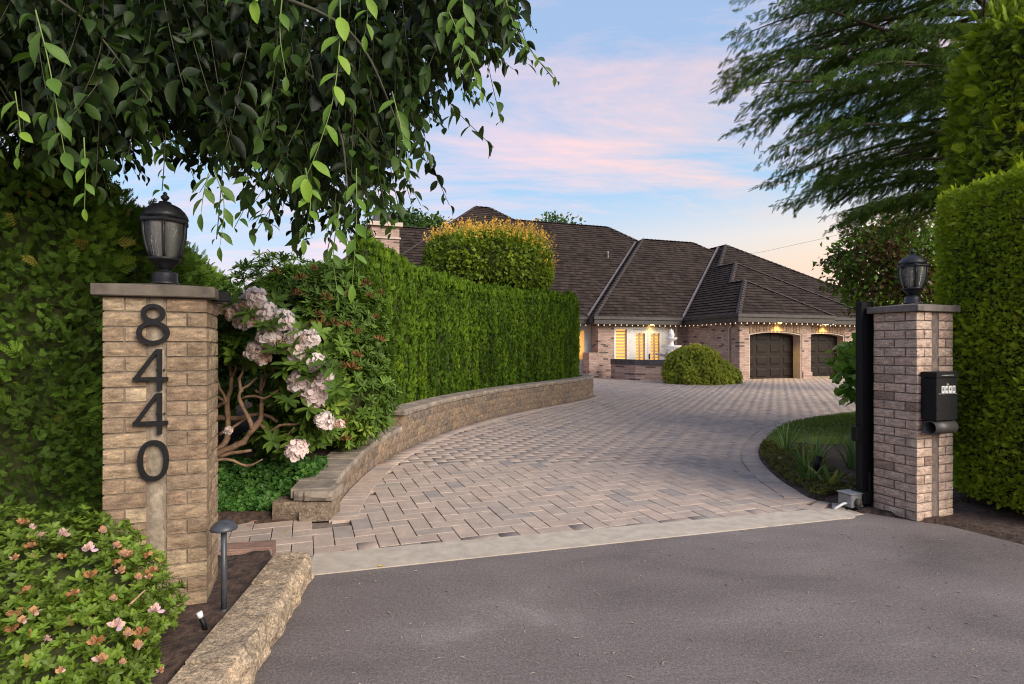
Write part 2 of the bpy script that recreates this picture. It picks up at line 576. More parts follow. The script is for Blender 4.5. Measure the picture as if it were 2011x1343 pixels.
c = mix_node(nt, .6, c, ramp_node(nt, n2, [(.3, (.7, .7, .7)), (.7, (1.35, 1.35, 1.3))]), 'MULTIPLY')
nt.links.new(c, b.inputs['Base Color'])
b.inputs['Roughness'].default_value = .95
b.inputs['Specular IOR Level'].default_value = .15
bump(nt, b, math_node(nt, 'ADD', tex_noise(nt, uv, 9, 4), math_node(nt, 'MULTIPLY', bt.outputs[1], -.5)), .7, .03)
M['roof'] = m
M['fascia'] = flat_mat('fascia', (.050, .041, .037), .6, 0, .15, 4)
M['soffit'] = flat_mat('soffit', (.20, .16, .13), .8, 0, .1, 4)
M['ridge'] = flat_mat('ridge_cap', (.050, .037, .032), .9, 0, .3, 6)
M['valley'] = flat_mat('valley_flashing', (.135, .105, .102), .5, .3, .15, 3)
M['coping'] = flat_mat('dark_coping', (.060, .055, .06), .8, 0, .25, 5, .004, 60)
M['planter_brick'] = M['house_brick']
M['door_brown'] = flat_mat('garage_door_paint', (.012, .0075, .0055), .5, 0, .15, 3, spec=.22)
M['dark'] = flat_mat('dark_room', (.02, .017, .014), .9, 0, .1, 3)
M['bulb'] = emit_mat('small_bulb', (1.0, .80, .55), .17)
M['lit_room'] = emit_mat('lit_room', (1.0, .50, .10), .26)
M['lit_room_dim'] = emit_mat('lit_room_dim', (1.0, .50, .12), .14)
M['lamp_on'] = emit_mat('lit_lamp', (1.0, .70, .18), 4.0)
M['ceramic'] = flat_mat('candle_sleeve', (.62, .47, .38), .6, 0, .05, 8)
M['bevel_glint'] = flat_mat('glint_white', (.75, .76, .74), .15, 0, .02, 5)  # opaque white that paints the bright reflection along pane edges
M['bulb_off'] = glass_mat('bulb_glass', (1, .97, .93), .1)


# ------------------------------------------------------------------ frames and plan
def at(px, py, D):
    """a point seen in that direction, D metres ahead"""
    return Vector(((px - 1005.5) / 1117 * D, D, 1.57 - (py - 683) / 1117 * D))


TG = R(20)                       # the gate line is turned 20 degrees
GU = Vector((math.cos(TG), math.sin(TG)))
GV = Vector((-math.sin(TG), math.cos(TG)))


def catmull(pts, step=.05):
    pts = [Vector(p) for p in pts]
    P = [pts[0] * 2 - pts[1]] + pts + [pts[-1] * 2 - pts[-2]]
    out = []
    for i in range(1, len(P) - 2):
        p0, p1, p2, p3 = P[i - 1:i + 3]
        n = max(2, int((p2 - p1).length / step))
        for k in range(n):
            t = k / n
            out.append(.5 * ((2 * p1) + (p2 - p0) * t + (2 * p0 - 5 * p1 + 4 * p2 - p3) * t * t + (3 * p1 - p0 - 3 * p2 + p3) * t ** 3))
    out.append(P[-2])
    return out


class Path:
    def __init__(self, pts):
        self.p = catmull(pts)
        self.s = [0]
        for a, b in zip(self.p, self.p[1:]):
            self.s.append(self.s[-1] + (b - a).length)
        self.L = self.s[-1]

    def at(self, s):
        s = min(max(s, 0), self.L)
        i = int(np.searchsorted(self.s, s)) - 1
        i = min(max(i, 0), len(self.p) - 2)
        t = (s - self.s[i]) / max(1e-9, self.s[i + 1] - self.s[i])
        a, b = self.p[i], self.p[i + 1]
        d = (b - a).normalized()
        return a.lerp(b, t), d

    def off(self, s, o):
        """point offset to the right by o"""
        p, d = self.at(s)
        return Vector((p.x + d.y * o, p.y - d.x * o)), d


WALL = Path([(-1.66, 5.15), (-1.74, 5.7), (-1.80, 6.5), (-1.80, 7.5), (-1.65, 8.7), (-1.42, 9.8), (-1.09, 11.0), (-.63, 12.2), (-.07, 13.4), (.61, 14.6), (1.41, 15.9), (2.2, 17.3), (2.62, 18.4), (2.62, 19.1), (2.3, 19.6), (1.6, 19.8)])
ISLAND = Path([(3.45, 5.62), (3.12, 5.85), (3.13, 6.3), (3.18, 6.75), (3.32, 7.4), (3.55, 8.16), (4.0, 9.14), (5.03, 10.8), (5.94, 11.75), (6.99, 12.5), (7.9, 13.1), (10.5, 14.2)])


# ================================================================== the ground
def in_poly(X, Y, poly):
    X, Y = np.asarray(X), np.asarray(Y)
    inside = np.zeros(X.shape, bool)
    n = len(poly)
    for i in range(n):
        x1, y1 = poly[i][0], poly[i][1]
        x2, y2 = poly[(i + 1) % n][0], poly[(i + 1) % n][1]
        c = (y1 > Y) != (y2 > Y)
        xs = (x2 - x1) * (Y - y1) / ((y2 - y1) if abs(y2 - y1) > 1e-12 else 1e-12) + x1
        inside ^= c & (X < xs)
    return inside


def vnoise(X, Y, f, seed=0):
    """cheap smooth noise from a few sines"""
    r = np.random.default_rng(seed)
    out = np.zeros(np.shape(X))
    for k in range(6):
        a, b, ph = r.uniform(-1, 1), r.uniform(-1, 1), r.uniform(0, 6.28)
        out += np.sin((a * X + b * Y) * f * (1 + .5 * k) * 2 + ph) / (1 + .6 * k)
    return out / 2.6


def field(name, poly, step, hfun, mat, skirt=.3):
    """a bumpy sheet over a plan polygon"""
    xs = [p[0] for p in poly]
    ys = [p[1] for p in poly]
    nx = int((max(xs) - min(xs)) / step) + 2
    ny = int((max(ys) - min(ys)) / step) + 2
    gx = min(xs) - step / 2 + np.arange(nx + 1) * step
    gy = min(ys) - step / 2 + np.arange(ny + 1) * step
    XX, YY = np.meshgrid(gx, gy)
    ZZ = hfun(XX, YY)
    ins = in_poly(XX, YY, poly)
    ZZ = np.where(ins, ZZ, -skirt)
    V = np.stack([XX, YY, ZZ], -1).reshape(-1, 3)
    i, j = np.meshgrid(np.arange(nx), np.arange(ny))
    a = (j * (nx + 1) + i).ravel()
    F = np.stack([a, a + 1, a + nx + 2, a + nx + 1], 1)
    keep = ins.reshape(-1)[F].any(1)
    return link(name, np_mesh(name, V, F[keep], mat, smooth=True))


m, nt, b = new_mat('rough_ground')
p = pos(nt)
c = ramp_node(nt, tex_noise(nt, p, .6, 6), [(.35, (.045, .055, .02)), (.65, (.09, .085, .035))])
nt.links.new(c, b.inputs['Base Color'])
b.inputs['Roughness'].default_value = 1
M['ground'] = m
g = MB()
g.add([(-900, -300, -.08), (900, -300, -.08), (900, 1600, -.08), (-900, 1600, -.08)], [(0, 1, 2, 3)])
setprops(g.build('ground', M['ground']), kind='structure')


def kerb_y(x, back=True):
    return (4.33 if back else 3.90) + (x + 1.45) * (.270 if back else .293)


# asphalt road
ap = [(-14, -14), (9, -14), (7.0, 0.2), (4.75, 3.3), (4.12, 4.45), (3.86, 5.0), (3.35, 5.42)] + [(x, kerb_y(x) - .1) for x in (2.4, 1.2, 0, -1.4)] + [(-14, 1.0)]
road = MB().add([(x, y, 0) for x, y in ap], [tuple(range(len(ap)))]).build('asphalt_road', M['asphalt'])
setprops(road, kind='structure')

# flush concrete kerb between road and pavers
kp = [(x, kerb_y(x, False)) for x in np.linspace(-1.42, 3.02, 24)]
kp2 = [(x, kerb_y(x, True)) for x in np.linspace(3.02, -1.50, 24)]
ex, ey = 3.02, (kerb_y(3.02) + kerb_y(3.02, False)) / 2
rr = (kerb_y(3.02) - kerb_y(3.02, False)) / 2
arc = [(ex + .02 + rr * math.cos(a) * 1.1, ey + rr * math.sin(a)) for a in np.linspace(-1.35, 1.35, 9)]
kpoly = kp + arc + kp2
kb = MB().prism(kpoly, -.06, .0078)
kv = len(kb.v) // 2
setprops(kb.build('kerb', M['kerb']), kind='structure')

# driveway: bed of sand plus herringbone pavers
dp = [(-3.6, 3.55), (-1.5, kerb_y(-1.5)), (3.3, kerb_y(3.3))]
dp += [(p.x, p.y) for p in ISLAND.p[::8]]
dp += [(22, 19), (22, 33), (0, 36), (0, 20.5), (1.6, 19.8)]
dp += [(p.x, p.y) for p in WALL.p[::-8]]
dp += [(-1.7, 5.17), (-2.22, 5.12), (-3.6, 4.6)]
bed = MB().add([(x, y, -.02) for x, y in dp], [tuple(range(len(dp)))])
drive = thing('driveway', None, None, (0, 4.5, 0), kind='structure')
o = MB().add([(x, y - 4.5, -.018) for x, y in dp], [tuple(range(len(dp)))]).build('joint_sand', M['sand'], drive)

PW = .163


def paver_mesh(lx, ly, seed, mat=M['paver']):
    r = random.Random(seed)
    g_, c_ = .0030, .003
    x, y = lx / 2 - g_, ly / 2 - g_
    vs = []
    for i, z in ((0, -.045), (0, 0), (c_, .005)):
        for sx, sy in ((-1, -1), (1, -1), (1, 1), (-1, 1)):
            vs.append((sx * (x - i) + r.uniform(-.0012, .0012), sy * (y - i) + r.uniform(-.0012, .0012), z + (r.uniform(-.0004, .0004) if i else 0)))
    fs = [(8, 9, 10, 11)]
    for k in (0, 4):
        for j in range(4):
            fs.append((k + j, k + (j + 1) % 4, k + 4 + (j + 1) % 4, k + 4 + j))
    return vs, fs


pav = []        # x, y, z, rz, lx, ly
ca, sa = math.cos(TG), math.sin(TG)
for i in range(-70, 190):
    for j in range(-30, 200):
        k = (i - j) % 4
        if k == 0:
            u, v, lx, ly = (i + 1) * PW, (j + .5) * PW, 2 * PW, PW
        elif k == 3:
            u, v, lx, ly = (i + .5) * PW, (j + 1) * PW, PW, 2 * PW
        else:
            continue
        x, y = u * ca - v * sa - 1.5, u * sa + v * ca + 4.3
        if y > 31.5 or x > .64 * y + .6 or y < 3.2 or x < -3.6:
            continue
        pav.append((x, y, 0, TG, lx, ly))
pav = np.array(pav)
keep = in_poly(pav[:, 0], pav[:, 1], [(-3.6, 3.35), (-1.5, kerb_y(-1.5) - .24), (3.25, kerb_y(3.25) - .24)] + dp[2:])
WP = np.array([(p.x, p.y) for p in WALL.p[::3]])
IP = np.array([(p.x, p.y) for p in ISLAND.p[::3]])
for q, lim in ((WP, .17), (IP, .30)):
    dmin = np.full(len(pav), 9.0)
    for c0 in range(0, len(pav), 2000):
        s_ = slice(c0, c0 + 2000)
        dd = pav[s_, None, :2] - q[None]
        dmin[s_] = np.sqrt((dd ** 2).sum(-1)).min(1)
    keep &= dmin > lim
pav = pav[keep]
border = []
s = .05
while s < WALL.L - .2:                # one soldier course along the curved wall
    p, d = WALL.off(s, .125)
    border.append((p.x, p.y, .004, math.atan2(d.y, d.x), .118, .25))
    s += .119
for row, (o0, w_) in enumerate(((-.125, .25), (-.34, .17))):      # two courses round the island
    s = .35 if row else .2
    while s < ISLAND.L - .1:
        p, d = ISLAND.off(s, o0)
        border.append((p.x, p.y, .004 - row * .002, math.atan2(d.y, d.x), .118 if row == 0 else .21, w_))
        s += .119 if row == 0 else .212
allp = np.vstack([pav, np.array(border)])
allp[:, 2] += rng.uniform(-.0015, .0015, len(allp))
vis = np.abs(allp[:, 0] / allp[:, 1]) < .92
cov = in_poly(allp[:, 0], allp[:, 1] + .05, [(-1.48, 3.9), (3.2, 5.1), (3.1, 5.62), (-1.6, 4.36)])
dist = np.hypot(allp[:, 0], allp[:, 1]) + np.where(vis & ~cov, 0, 100)
dist += np.where((allp[:, 0] < -1.3) & (allp[:, 1] < 4.05), 100, 0)
order = np.argsort(dist)
near, far = order[:300], order[300:]
cache = {}
for q in near:
    x, y, z, rz, lx, ly = allp[q]
    if lx > ly:
        lx, ly, rz = ly, lx, rz + math.pi / 2
    if random.random() < .5:
        rz += math.pi
    key = (round(lx, 3), round(ly, 3), random.randrange(4))
    if key not in cache:
        mb = MB().add(*paver_mesh(key[0], key[1], hash(key) % 9999))
        cache[key] = mb.mesh('paver', M['paver'])
    link('paver', cache[key], drive, (x, y - 4.5, z), rz)
Vs, Fs, n0 = [], [], 0
for q in far:
    x, y, z, rz, lx, ly = allp[q]
    vs, fs = paver_mesh(lx, ly, int(q))
    vs = np.array(vs)
    c_, s_ = math.cos(rz), math.sin(rz)
    Vs.append(np.stack([vs[:, 0] * c_ - vs[:, 1] * s_ + x, vs[:, 0] * s_ + vs[:, 1] * c_ + y - 4.5, vs[:, 2] + z], 1))
    Fs.append(np.array(fs) + n0)
    n0 += len(vs)
o = link('paver_field', np_mesh('paver_field', np.vstack(Vs), np.vstack(Fs), M['paver_far']), drive)
o['kind'] = 'stuff'

# planting beds
fb = [(-9, .2), (-1.40, .2), (-1.46, 3.70), (-1.68, 3.98), (-2.25, 3.82), (-9, 1.4)]
setprops(field('front_bed_soil', fb, .05, lambda X, Y: .165 + .016 * vnoise(X, Y, 7, 1) + .012 * vnoise(X, Y, 23, 2), M['soil'], .05), kind='structure')
ip = [(p.x - .33 * 1, p.y) for p in WALL.p[::6]]
rb = [(-1.98, 5.22)] + ip + [(1.0, 24), (-14, 24), (-14, 3.2), (-3.0, 4.86)]
setprops(field('rear_bed_soil', rb, .14, lambda X, Y: .06 + .40 * np.clip((Y - 5.3) / 2.6, 0, 1) * np.clip(((X + 1.75) * -1 + .6 + np.maximum(0, Y - 8.5)), 0, 1) + .02 * vnoise(X, Y, 7, 3), M['soil'], .05), kind='structure')
rs = [(3.30, 5.46), (3.9, 5.03), (4.16, 4.45), (4.8, 3.3), (7.05, .2), (9, -10), (30, -10), (30, 9), (4.4, 9), (3.7, 6.3)]
setprops(field('verge_soil', rs, .10, lambda X, Y: .022 + .014 * vnoise(X, Y, 9, 5), M['soil'], .03), kind='structure')
islp = [(p.x + .01, p.y) for p in ISLAND.p[::5]] + [(14, 14), (14, 6.4), (3.75, 5.6)]


def isl_h(X, Y):
    d = np.full(np.shape(X), 9.0)
    for q in IP[::3]:
        d = np.minimum(d, np.hypot(X - q[0], Y - q[1]))
    return .016 + .05 * np.clip(d / .5, 0, 1) + .014 * vnoise(X, Y, 9, 6)


setprops(field('island_soil', islp, .07, isl_h, M['soil'], .03), kind='structure')
lawn_poly = [(p.x + .06, p.y - .05) for p in ISLAND.p[::5] if p.y > 8.95] + [(14, 14.6), (14, 8.2), (8, 8.5), (5.6, 8.75)]


def lawn_h(X, Y):
    d = np.full(np.shape(X), 9.0)
    for q in IP[::3]:
        d = np.minimum(d, np.hypot(X - q[0], Y - q[1]))
    return .09 + .10 * np.clip(d / .9, 0, 1)


lawn = setprops(field('lawn', lawn_poly, .10, lawn_h, flat_mat('turf', (.09, .13, .02), 1, 0, .2, 3), .0), kind='structure')


# ================================================================== walls of blocks
def rough_block(sx, sy, sz, nx, nz, amp, seed, mat, name, ch=.012, topj=0.0):
    """front face at y=0 looking to -y is split stone, the rest is plain; z from 0"""
    r = random.Random(seed)
    vs, fs = [], []
    for k in range(nz + 1):
        for i in range(nx + 1):
            edge = i in (0, nx) or k in (0, nz)
            x = -sx / 2 + sx * i / nx + (0 if i in (0, nx) else r.uniform(-.3, .3) * sx / nx)
            z = sz * k / nz + (0 if k in (0, nz) else r.uniform(-.25, .25) * sz / nz)
            y = (ch + r.uniform(-.3, .3) * ch) if edge else -r.uniform(0, amp)
            if k == nz and topj:
                z += r.uniform(-topj, topj * .3)
                y += r.uniform(0, topj)
            vs.append((x, y, z))
    w = nx + 1
    for k in range(nz):
        for i in range(nx):
            fs.append((k * w + i, k * w + i + 1, (k + 1) * w + i + 1, (k + 1) * w + i))
    n = len(vs)
    vs += [(-sx / 2, sy, 0), (sx / 2, sy, 0), (sx / 2, sy, sz), (-sx / 2, sy, sz)]
    fs.append((n + 1, n, n + 3, n + 2))
    fs.append(tuple(range(nx, -1, -1)) + (n, n + 1))
    fs.append(tuple(nz * w + i for i in range(nx + 1)) + (n + 2, n + 3))
    fs.append(tuple(k * w for k in range(nz + 1)) + (n + 3, n))
    fs.append(tuple(k * w + nx for k in range(nz, -1, -1)) + (n + 1, n + 2))
    return MB().add(vs, fs).mesh(name, mat)


wall = thing('retaining_wall', 'curved stepped retaining wall of split tan blocks under the clipped arborvitae hedge', 'wall', (-1.7, 5.2, 0))
WO = Vector((-1.7, 5.2, 0))
BL = .295
blocks = [rough_block(BL - .004, .26, 1.0 * .13, 5, 3, .010, 40 + k, M['block'], 'block', .005) for k in range(8)]
caps = [rough_block(BL + .008, .37, .085, 5, 2, .012, 60 + k, M['capstone'], 'capstone', .006) for k in range(6)]
S_STEP = 3.55                          # where the upper tier begins


def wall_run(s0, s1, courses, h, zf, cap_o):
    for c_ in range(courses):
        s = s0 + (BL / 2 if c_ % 2 else BL * .02)
        while s < s1 + .02:
            p, d = WALL.at(s)
            link('block', blocks[random.randrange(8)], wall, (p.x - WO.x, p.y - WO.y, zf(s) * c_ * h), math.atan2(d.y, d.x), (1, 1, zf(s) * h / .13 * .985))
            s += BL
    s = s0 + .1
    while s < s1 + .02:
        p, d = WALL.off(s, cap_o)
        link('capstone', caps[random.randrange(6)], wall, (p.x - WO.x, p.y - WO.y, zf(s) * courses * h), math.atan2(d.y, d.x))
        s += BL + .008


wall_run(.15, S_STEP, 2, .13, lambda s: .72 + .48 * (s / S_STEP), .022)
wall_run(S_STEP + .05, WALL.L, 4, .137, lambda s: .96 + .10 * min(1, s / 14), .022)
# the blunt front ends of the two tiers
fa = math.atan2(-.12, 1) + R(6)
link('block', rough_block(.53, .30, .17, 6, 3, .014, 90, M['block'], 'block'), wall, (-.215, -.045, 0), fa)
link('block', rough_block(.25, .32, .088, 4, 2, .014, 91, M['capstone'], 'capstone'), wall, (-.055, -.06, .182), fa)
link('block', rough_block(.10, .32, .088, 2, 2, .012, 92, M['capstone'], 'capstone'), wall, (-.235, -.04, .182), fa)
p, d = WALL.at(S_STEP)
ea = math.atan2(d.y, d.x) - math.pi / 2
ex_ = p - WO.to_2d()
link('block', rough_block(.30, .2, .24, 4, 3, .012, 93, M['block'], 'block'), wall, (ex_.x - .15, ex_.y - .01, .30), ea)
link('block', rough_block(.46, .30, .088, 5, 2, .010, 94, M['capstone'], 'capstone'), wall, (ex_.x - .20, ex_.y - .05, .548), ea)

# rough edging blocks that hold the front bed
edge = thing('bed_edging', 'low edging wall of rough speckled stone blocks between soil bed and asphalt', 'wall', (-1.3, 2.6, 0))
EP = [Vector((-1.02, 1.0)), Vector((-1.10, 1.5)), Vector((-1.15, 2.05)), Vector((-1.195, 2.5)), Vector((-1.24, 2.92)), Vector((-1.285, 3.34)), Vector((-1.345, 3.84))]
for k, (a, c_) in enumerate(zip(EP, EP[1:])):
    d = c_ - a
    mid = (a + c_) / 2
    me = rough_block(d.length - .026, .235, .195 + .008 * (k % 2), 8, 4, .030, 120 + k, M['edging'], 'edging_block', .020, .012)
    link('edging_block', me, edge, (mid.x + 1.3 + random.uniform(-.008, .008), mid.y - 2.6, -.004 * (k % 2)), math.atan2(d.y, d.x))
slab = rough_block(.34, .16, .12, 4, 2, .015, 150, masonry_mat('red_stone', [(0, (.20, .12, .10)), (1, (.26, .16, .13))], 'object'), 'edging_stone')
setprops(link('edging_stone', slab, None, (-1.83, 3.90, .07), R(12)), 'reddish stone slab lying at the bed corner behind the path light', 'stone')


# ================================================================== brick gate pillars
def pillar(name, label, origin, h, course, bm, mm, sm, capm, w=.49, d=.42):
    t = thing(name, label, 'pillar', (origin.x, origin.y, 0), TG)
    MB().box(.010, w - .010, .010, d - .010, -.05, h).build('mortar_core', mm, t)
    gx0, gx1 = .208, .286
    vs, fs = [], []
    r = random.Random(5)
    nst = 40
    for k in range(nst + 1):
        for i in range(4):
            vs.append((gx0 + (gx1 - gx0) * i / 3, .004 + (r.uniform(-.005, .005) if i in (1, 2) else .008), h * k / nst))
    for k in range(nst):
        for i in range(3):
            fs.append((k * 4 + i, k * 4 + i + 1, k * 4 + i + 5, k * 4 + i + 4))
    MB().add(vs, fs, True).build('cement_strip', sm, t)
    n = int(h / course + .5)
    bh = course - .011
    kinds = {}

    def brick(lx, depth):
        key = (round(lx, 3), round(depth, 3), random.randrange(4))
        if key not in kinds:
            kinds[key] = rough_block(key[0], key[1], bh, 6 if lx > .15 else 4, 3, .0032, hash(key) % 9999, bm, 'brick', .003)
        return kinds[key]
    for k in range(n):
        z = k * course + .006
        A = k % 2 == 0
        # street face: two columns of bricks with the cement strip between
        for (x0, x1), pair, zo in (((0, .203), A, course * .38), ((.291, w), not A, 0)):
            zz = z + (zo if k < n - 1 else 0)
            cuts = [x0, (x0 + x1) / 2, x1] if pair else [x0, x1]
            for a, c_ in zip(cuts, cuts[1:]):
                dep = .10 if A else .205
                dep = dep if (a == 0 or c_ == w) else .09
                link('brick', brick(c_ - a - .009, dep), t, ((a + c_) / 2, random.uniform(-.003, .002), z if a == 0 or c_ == w else z), 0)
        dep = .10 if A else .205
        cuts = [dep + .010, dep + .010 + .2, d] if A else [dep + .010, d]
        for a, c_ in zip(cuts, cuts[1:]):
            me = brick(c_ - a - .009, .09)
            link('brick', me, t, (w + random.uniform(-.003, .002), (a + c_) / 2, z), math.pi / 2)
            link('brick', me, t, (random.uniform(-.002, .003), (a + c_) / 2, z), -math.pi / 2)
    MB().box(-.040, w + .040, -.040, d + .040, h + .001, h + .062, ch=.005).build('cap', capm, t)
    o = .034
    MB().add([(-o, -o, h + .0605), (w + o, -o, h + .0605), (w + o, d + o, h + .0605), (-o, d + o, h + .0605), (w / 2, d / 2, h + .095)], [(0, 1, 4), (1, 2, 4), (2, 3, 4), (3, 0, 4)]).build('cap_top', capm, t)
    return t


PL = Vector((-1.67, 3.12)) - GU * .49
PR = Vector((3.65, 5.13))
pl = pillar('gate_pillar', 'buff brick gate pillar bearing the large black house numbers', PL, 1.84, .08, M['brick'], M['mortar'], M['strip'], M['cap'])
pr = pillar('gate_pillar', 'pinkish brick gate pillar with the black mailbox on it', PR, 1.90, .0826, M['brick_pink'], M['mortar_pink'], M['strip_dark'], M['cap_pink'])


def on_pillar(base, x, y, z=0):
    q = base + GU * x + GV * y
    return (q.x, q.y, z)


# ------------------------------------------------------------------ post lanterns
def lantern(label, loc, rz, group='lanterns on the gate pillars'):
    t = thing('post_lantern', label, 'lantern', loc, rz, group)
    ir = M['black_iron']
    MB().lathe([(.074, 0), (.074, .012), (.064, .016), (.064, .062), (.055, .070), (.030, .074), (.028, .086)], 20).build('fitter', ir, t)
    MB().lathe([(.030, .086), (.046, .094), (.050, .104), (.066, .118), (.080, .134), (.092, .140), (.092, .150), (.060, .152)], 6, phase=R(30)).build('cup', ir, t)
    prof = [(.082, .150), (.094, .19), (.106, .235), (.114, .285), (.1165, .345)]
    for k in range(6):
        a0, a1 = R(30 + 60 * k), R(90 + 60 * k)
        mb = MB()
        mb.tube([((r_ + .001) * math.cos(a0), (r_ + .001) * math.sin(a0), z) for r_, z in prof], .0078, 6)
        mb.build('rib', ir, t)
        # bevelled glass pane
        vs, fs = [], []
        for off in (0, -.003):
            for r_, z in prof:
                for f in (.07, .93):
                    x = (r_ + off) * (math.cos(a0) * (1 - f) + math.cos(a1) * f)
                    y = (r_ + off) * (math.sin(a0) * (1 - f) + math.sin(a1) * f)
                    vs.append((x, y, z))
        n = len(prof)
        for i in range(n - 1):
            fs.append((2 * i, 2 * i + 1, 2 * i + 3, 2 * i + 2))
            b0 = 2 * n
            fs.append((b0 + 2 * i + 1, b0 + 2 * i, b0 + 2 * i + 2, b0 + 2 * i + 3))
            fs.append((2 * i, 2 * i + 2, b0 + 2 * i + 2, b0 + 2 * i))
            fs.append((2 * i + 3, 2 * i + 1, b0 + 2 * i + 1, b0 + 2 * i + 3))
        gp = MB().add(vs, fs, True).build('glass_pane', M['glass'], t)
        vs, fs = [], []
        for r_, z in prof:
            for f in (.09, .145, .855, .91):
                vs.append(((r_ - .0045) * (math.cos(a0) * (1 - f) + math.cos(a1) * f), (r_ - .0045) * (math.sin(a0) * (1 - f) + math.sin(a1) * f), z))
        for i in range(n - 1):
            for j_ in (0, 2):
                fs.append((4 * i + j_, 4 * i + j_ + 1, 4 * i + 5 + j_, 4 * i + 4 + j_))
        MB().add(vs, fs, True).build('bevel_edge_glint', M['bevel_glint'], gp)  # white strips stand in for sky glints on the bevels
    MB().lathe([(.112, .343), (.128, .345), (.133, .352), (.133, .362), (.124, .370), (.118, .376)], 6, phase=R(30), smooth=False).build('roof_rim', ir, t)
    rf = MB().lathe([(.119, .374), (.113, .395), (.100, .418), (.080, .438), (.055, .452), (.036, .458), (.030, .470), (.014, .474)], 18).build('roof', ir, t)
    MB().lathe([(.010, .472), (.012, .480), (.021, .490), (.022, .500), (.014, .508), (.009, .513), (.012, .519), (.005, .528)], 12).build('finial', ir, t)
    MB().lathe([(.017, .152), (.017, .245), (.014, .248)], 10).build('candle_sleeve', M['ceramic'], t)
    MB().lathe([(.010, .248), (.016, .262), (.017, .285), (.010, .315), (.003, .335)], 10).build('bulb', M['bulb_off'], t)
    return t


lantern('black six-sided lantern standing on the pillar with the big house numbers', on_pillar(PL, .245, .21, 1.928), TG + R(8))
lantern('black six-sided lantern standing on the pillar with the mailbox', on_pillar(PR, .245, .21, 1.988), TG + R(20))


# ------------------------------------------------------------------ house numbers 8 4 4 0
def ring(mb, cx, cz, rx, rz_, st, y0, y1, n=36, flat=0.0):
    vs, fs = [], []
    for y in (y0, y1):
        for k in range(n):
            a = 2 * math.pi * k / n
            ce, se = math.cos(a), math.sin(a)
            if flat:
                ce = math.copysign(abs(ce) ** (1 - flat), ce)
                se = math.copysign(abs(se) ** (1 - flat), se)
            vs.append((cx + rx * ce, y, cz + rz_ * se))
            vs.append((cx + (rx - st) * ce, y, cz + (rz_ - st) * se))
    for k in range(n):
        a, b_ = 2 * k, 2 * ((k + 1) % n)
        fs.append((a, b_, b_ + 1, a + 1))
        c_, d_ = a + 2 * n, b_ + 2 * n
        fs.append((d_, c_, c_ + 1, d_ + 1))
        fs.append((b_, a, c_, d_))
        fs.append((a + 1, b_ + 1, d_ + 1, c_ + 1))
    mb.add(vs, fs)


def slab2(mb, poly, y0, y1):
    n = len(poly)
    vs = [(x, y0, z) for x, z in poly] + [(x, y1, z) for x, z in poly]
    mb.add(vs, [tuple(range(n)), tuple(range(2 * n - 1, n - 1, -1))] + [((i + 1) % n, i, n + i, n + (i + 1) % n) for i in range(n)])


def digit(ch, z, label):
    mb = MB()
    y0, y1 = -.030, -.010
    if ch == '8':
        ring(mb, 0, .058, .056, .050, .021, y0, y1)
        ring(mb, 0, -.045, .076, .064, .022, y0 - .0006, y1)
    elif ch == '0':
        ring(mb, 0, 0, .071, .108, .023, y0, y1, 48, .12)
    else:
        slab2(mb, [(.018, -.108), (.040, -.108), (.040, .112), (.018, .112)], y0, y1)
        slab2(mb, [(-.092, -.058), (.068, -.058), (.068, -.037), (-.092, -.037)], y0 - .0006, y1)
        slab2(mb, [(-.092, -.045), (-.068, -.045), (.034, .112), (.018, .1118), (.010, .108)], y0 + .0006, y1)
    for x_ in (-.028, .028):
        mb.tube([(x_ * .6 + .03 * (ch == '4'), y1 - .001, .0 if ch == '4' else (.09 if x_ > 0 else -.09) * .98), (x_ * .6 + .03 * (ch == '4'), .012, .0 if ch == '4' else (.09 if x_ > 0 else -.09) * .98)], .004, 6)
    q = on_pillar(PL, .237, 0, z)
    o = mb.build('house_number', M['black'], None, q, TG)
    setprops(o, label, 'number', 'house number figures')


digit('8', 1.695, 'black metal figure 8 at the top of the house number')
digit('4', 1.452, 'black metal figure 4 just under the figure 8')
digit('4', 1.218, 'black metal figure 4 just above the figure 0')
digit('0', .972, 'black metal figure 0 at the foot of the house number')

# dark gate stop on the pillar side, small post light behind the pillar
o = MB().box(.49, .585, .12, .18, 1.835, 1.895, ch=.004).build('gate_catch', M['black'], None, on_pillar(PL, 0, 0, 0), TG)
setprops(o, 'small black metal gate catch sticking out under the pillar cap', 'bracket')
t = thing('post_light', 'small black capped light on thin rods beside the hedge behind the pillar', 'light', (at(251, 558, 4.6).x, 4.6, .2))
MB().tube([(.012, 0, 0), (.012, 0, 1.98)], .006, 6).tube([(-.012, .01, 0), (-.012, .01, 1.98)], .006, 6).build('rod', M['black'], t)
MB().lathe([(.055, 1.975), (.055, 1.99), (.045, 2.01), (.02, 2.025), (.004, 2.03)], 16).build('cap', M['black'], t)

# path light in the front bed
t = thing('path_light', 'slim dark mushroom path light standing in soil beside the edging blocks', 'light', (-1.535, 3.03, .13))
MB().tube([(0, 0, 0), (0, 0, .47)], .0145, 12).build('stem', M['slate_paint'], t)
prof = [(.066, .473), (.069, .477), (.064, .489), (.049, .507), (.027, .519), (.006, .524)]
MB().lathe([(.020, .468)] + prof, 28).build('shade', M['slate_paint'], t)
MB().tube([(0, 0, .03), (0, 0, .05)], .020, 12).build('collar', M['slate_paint'], t)

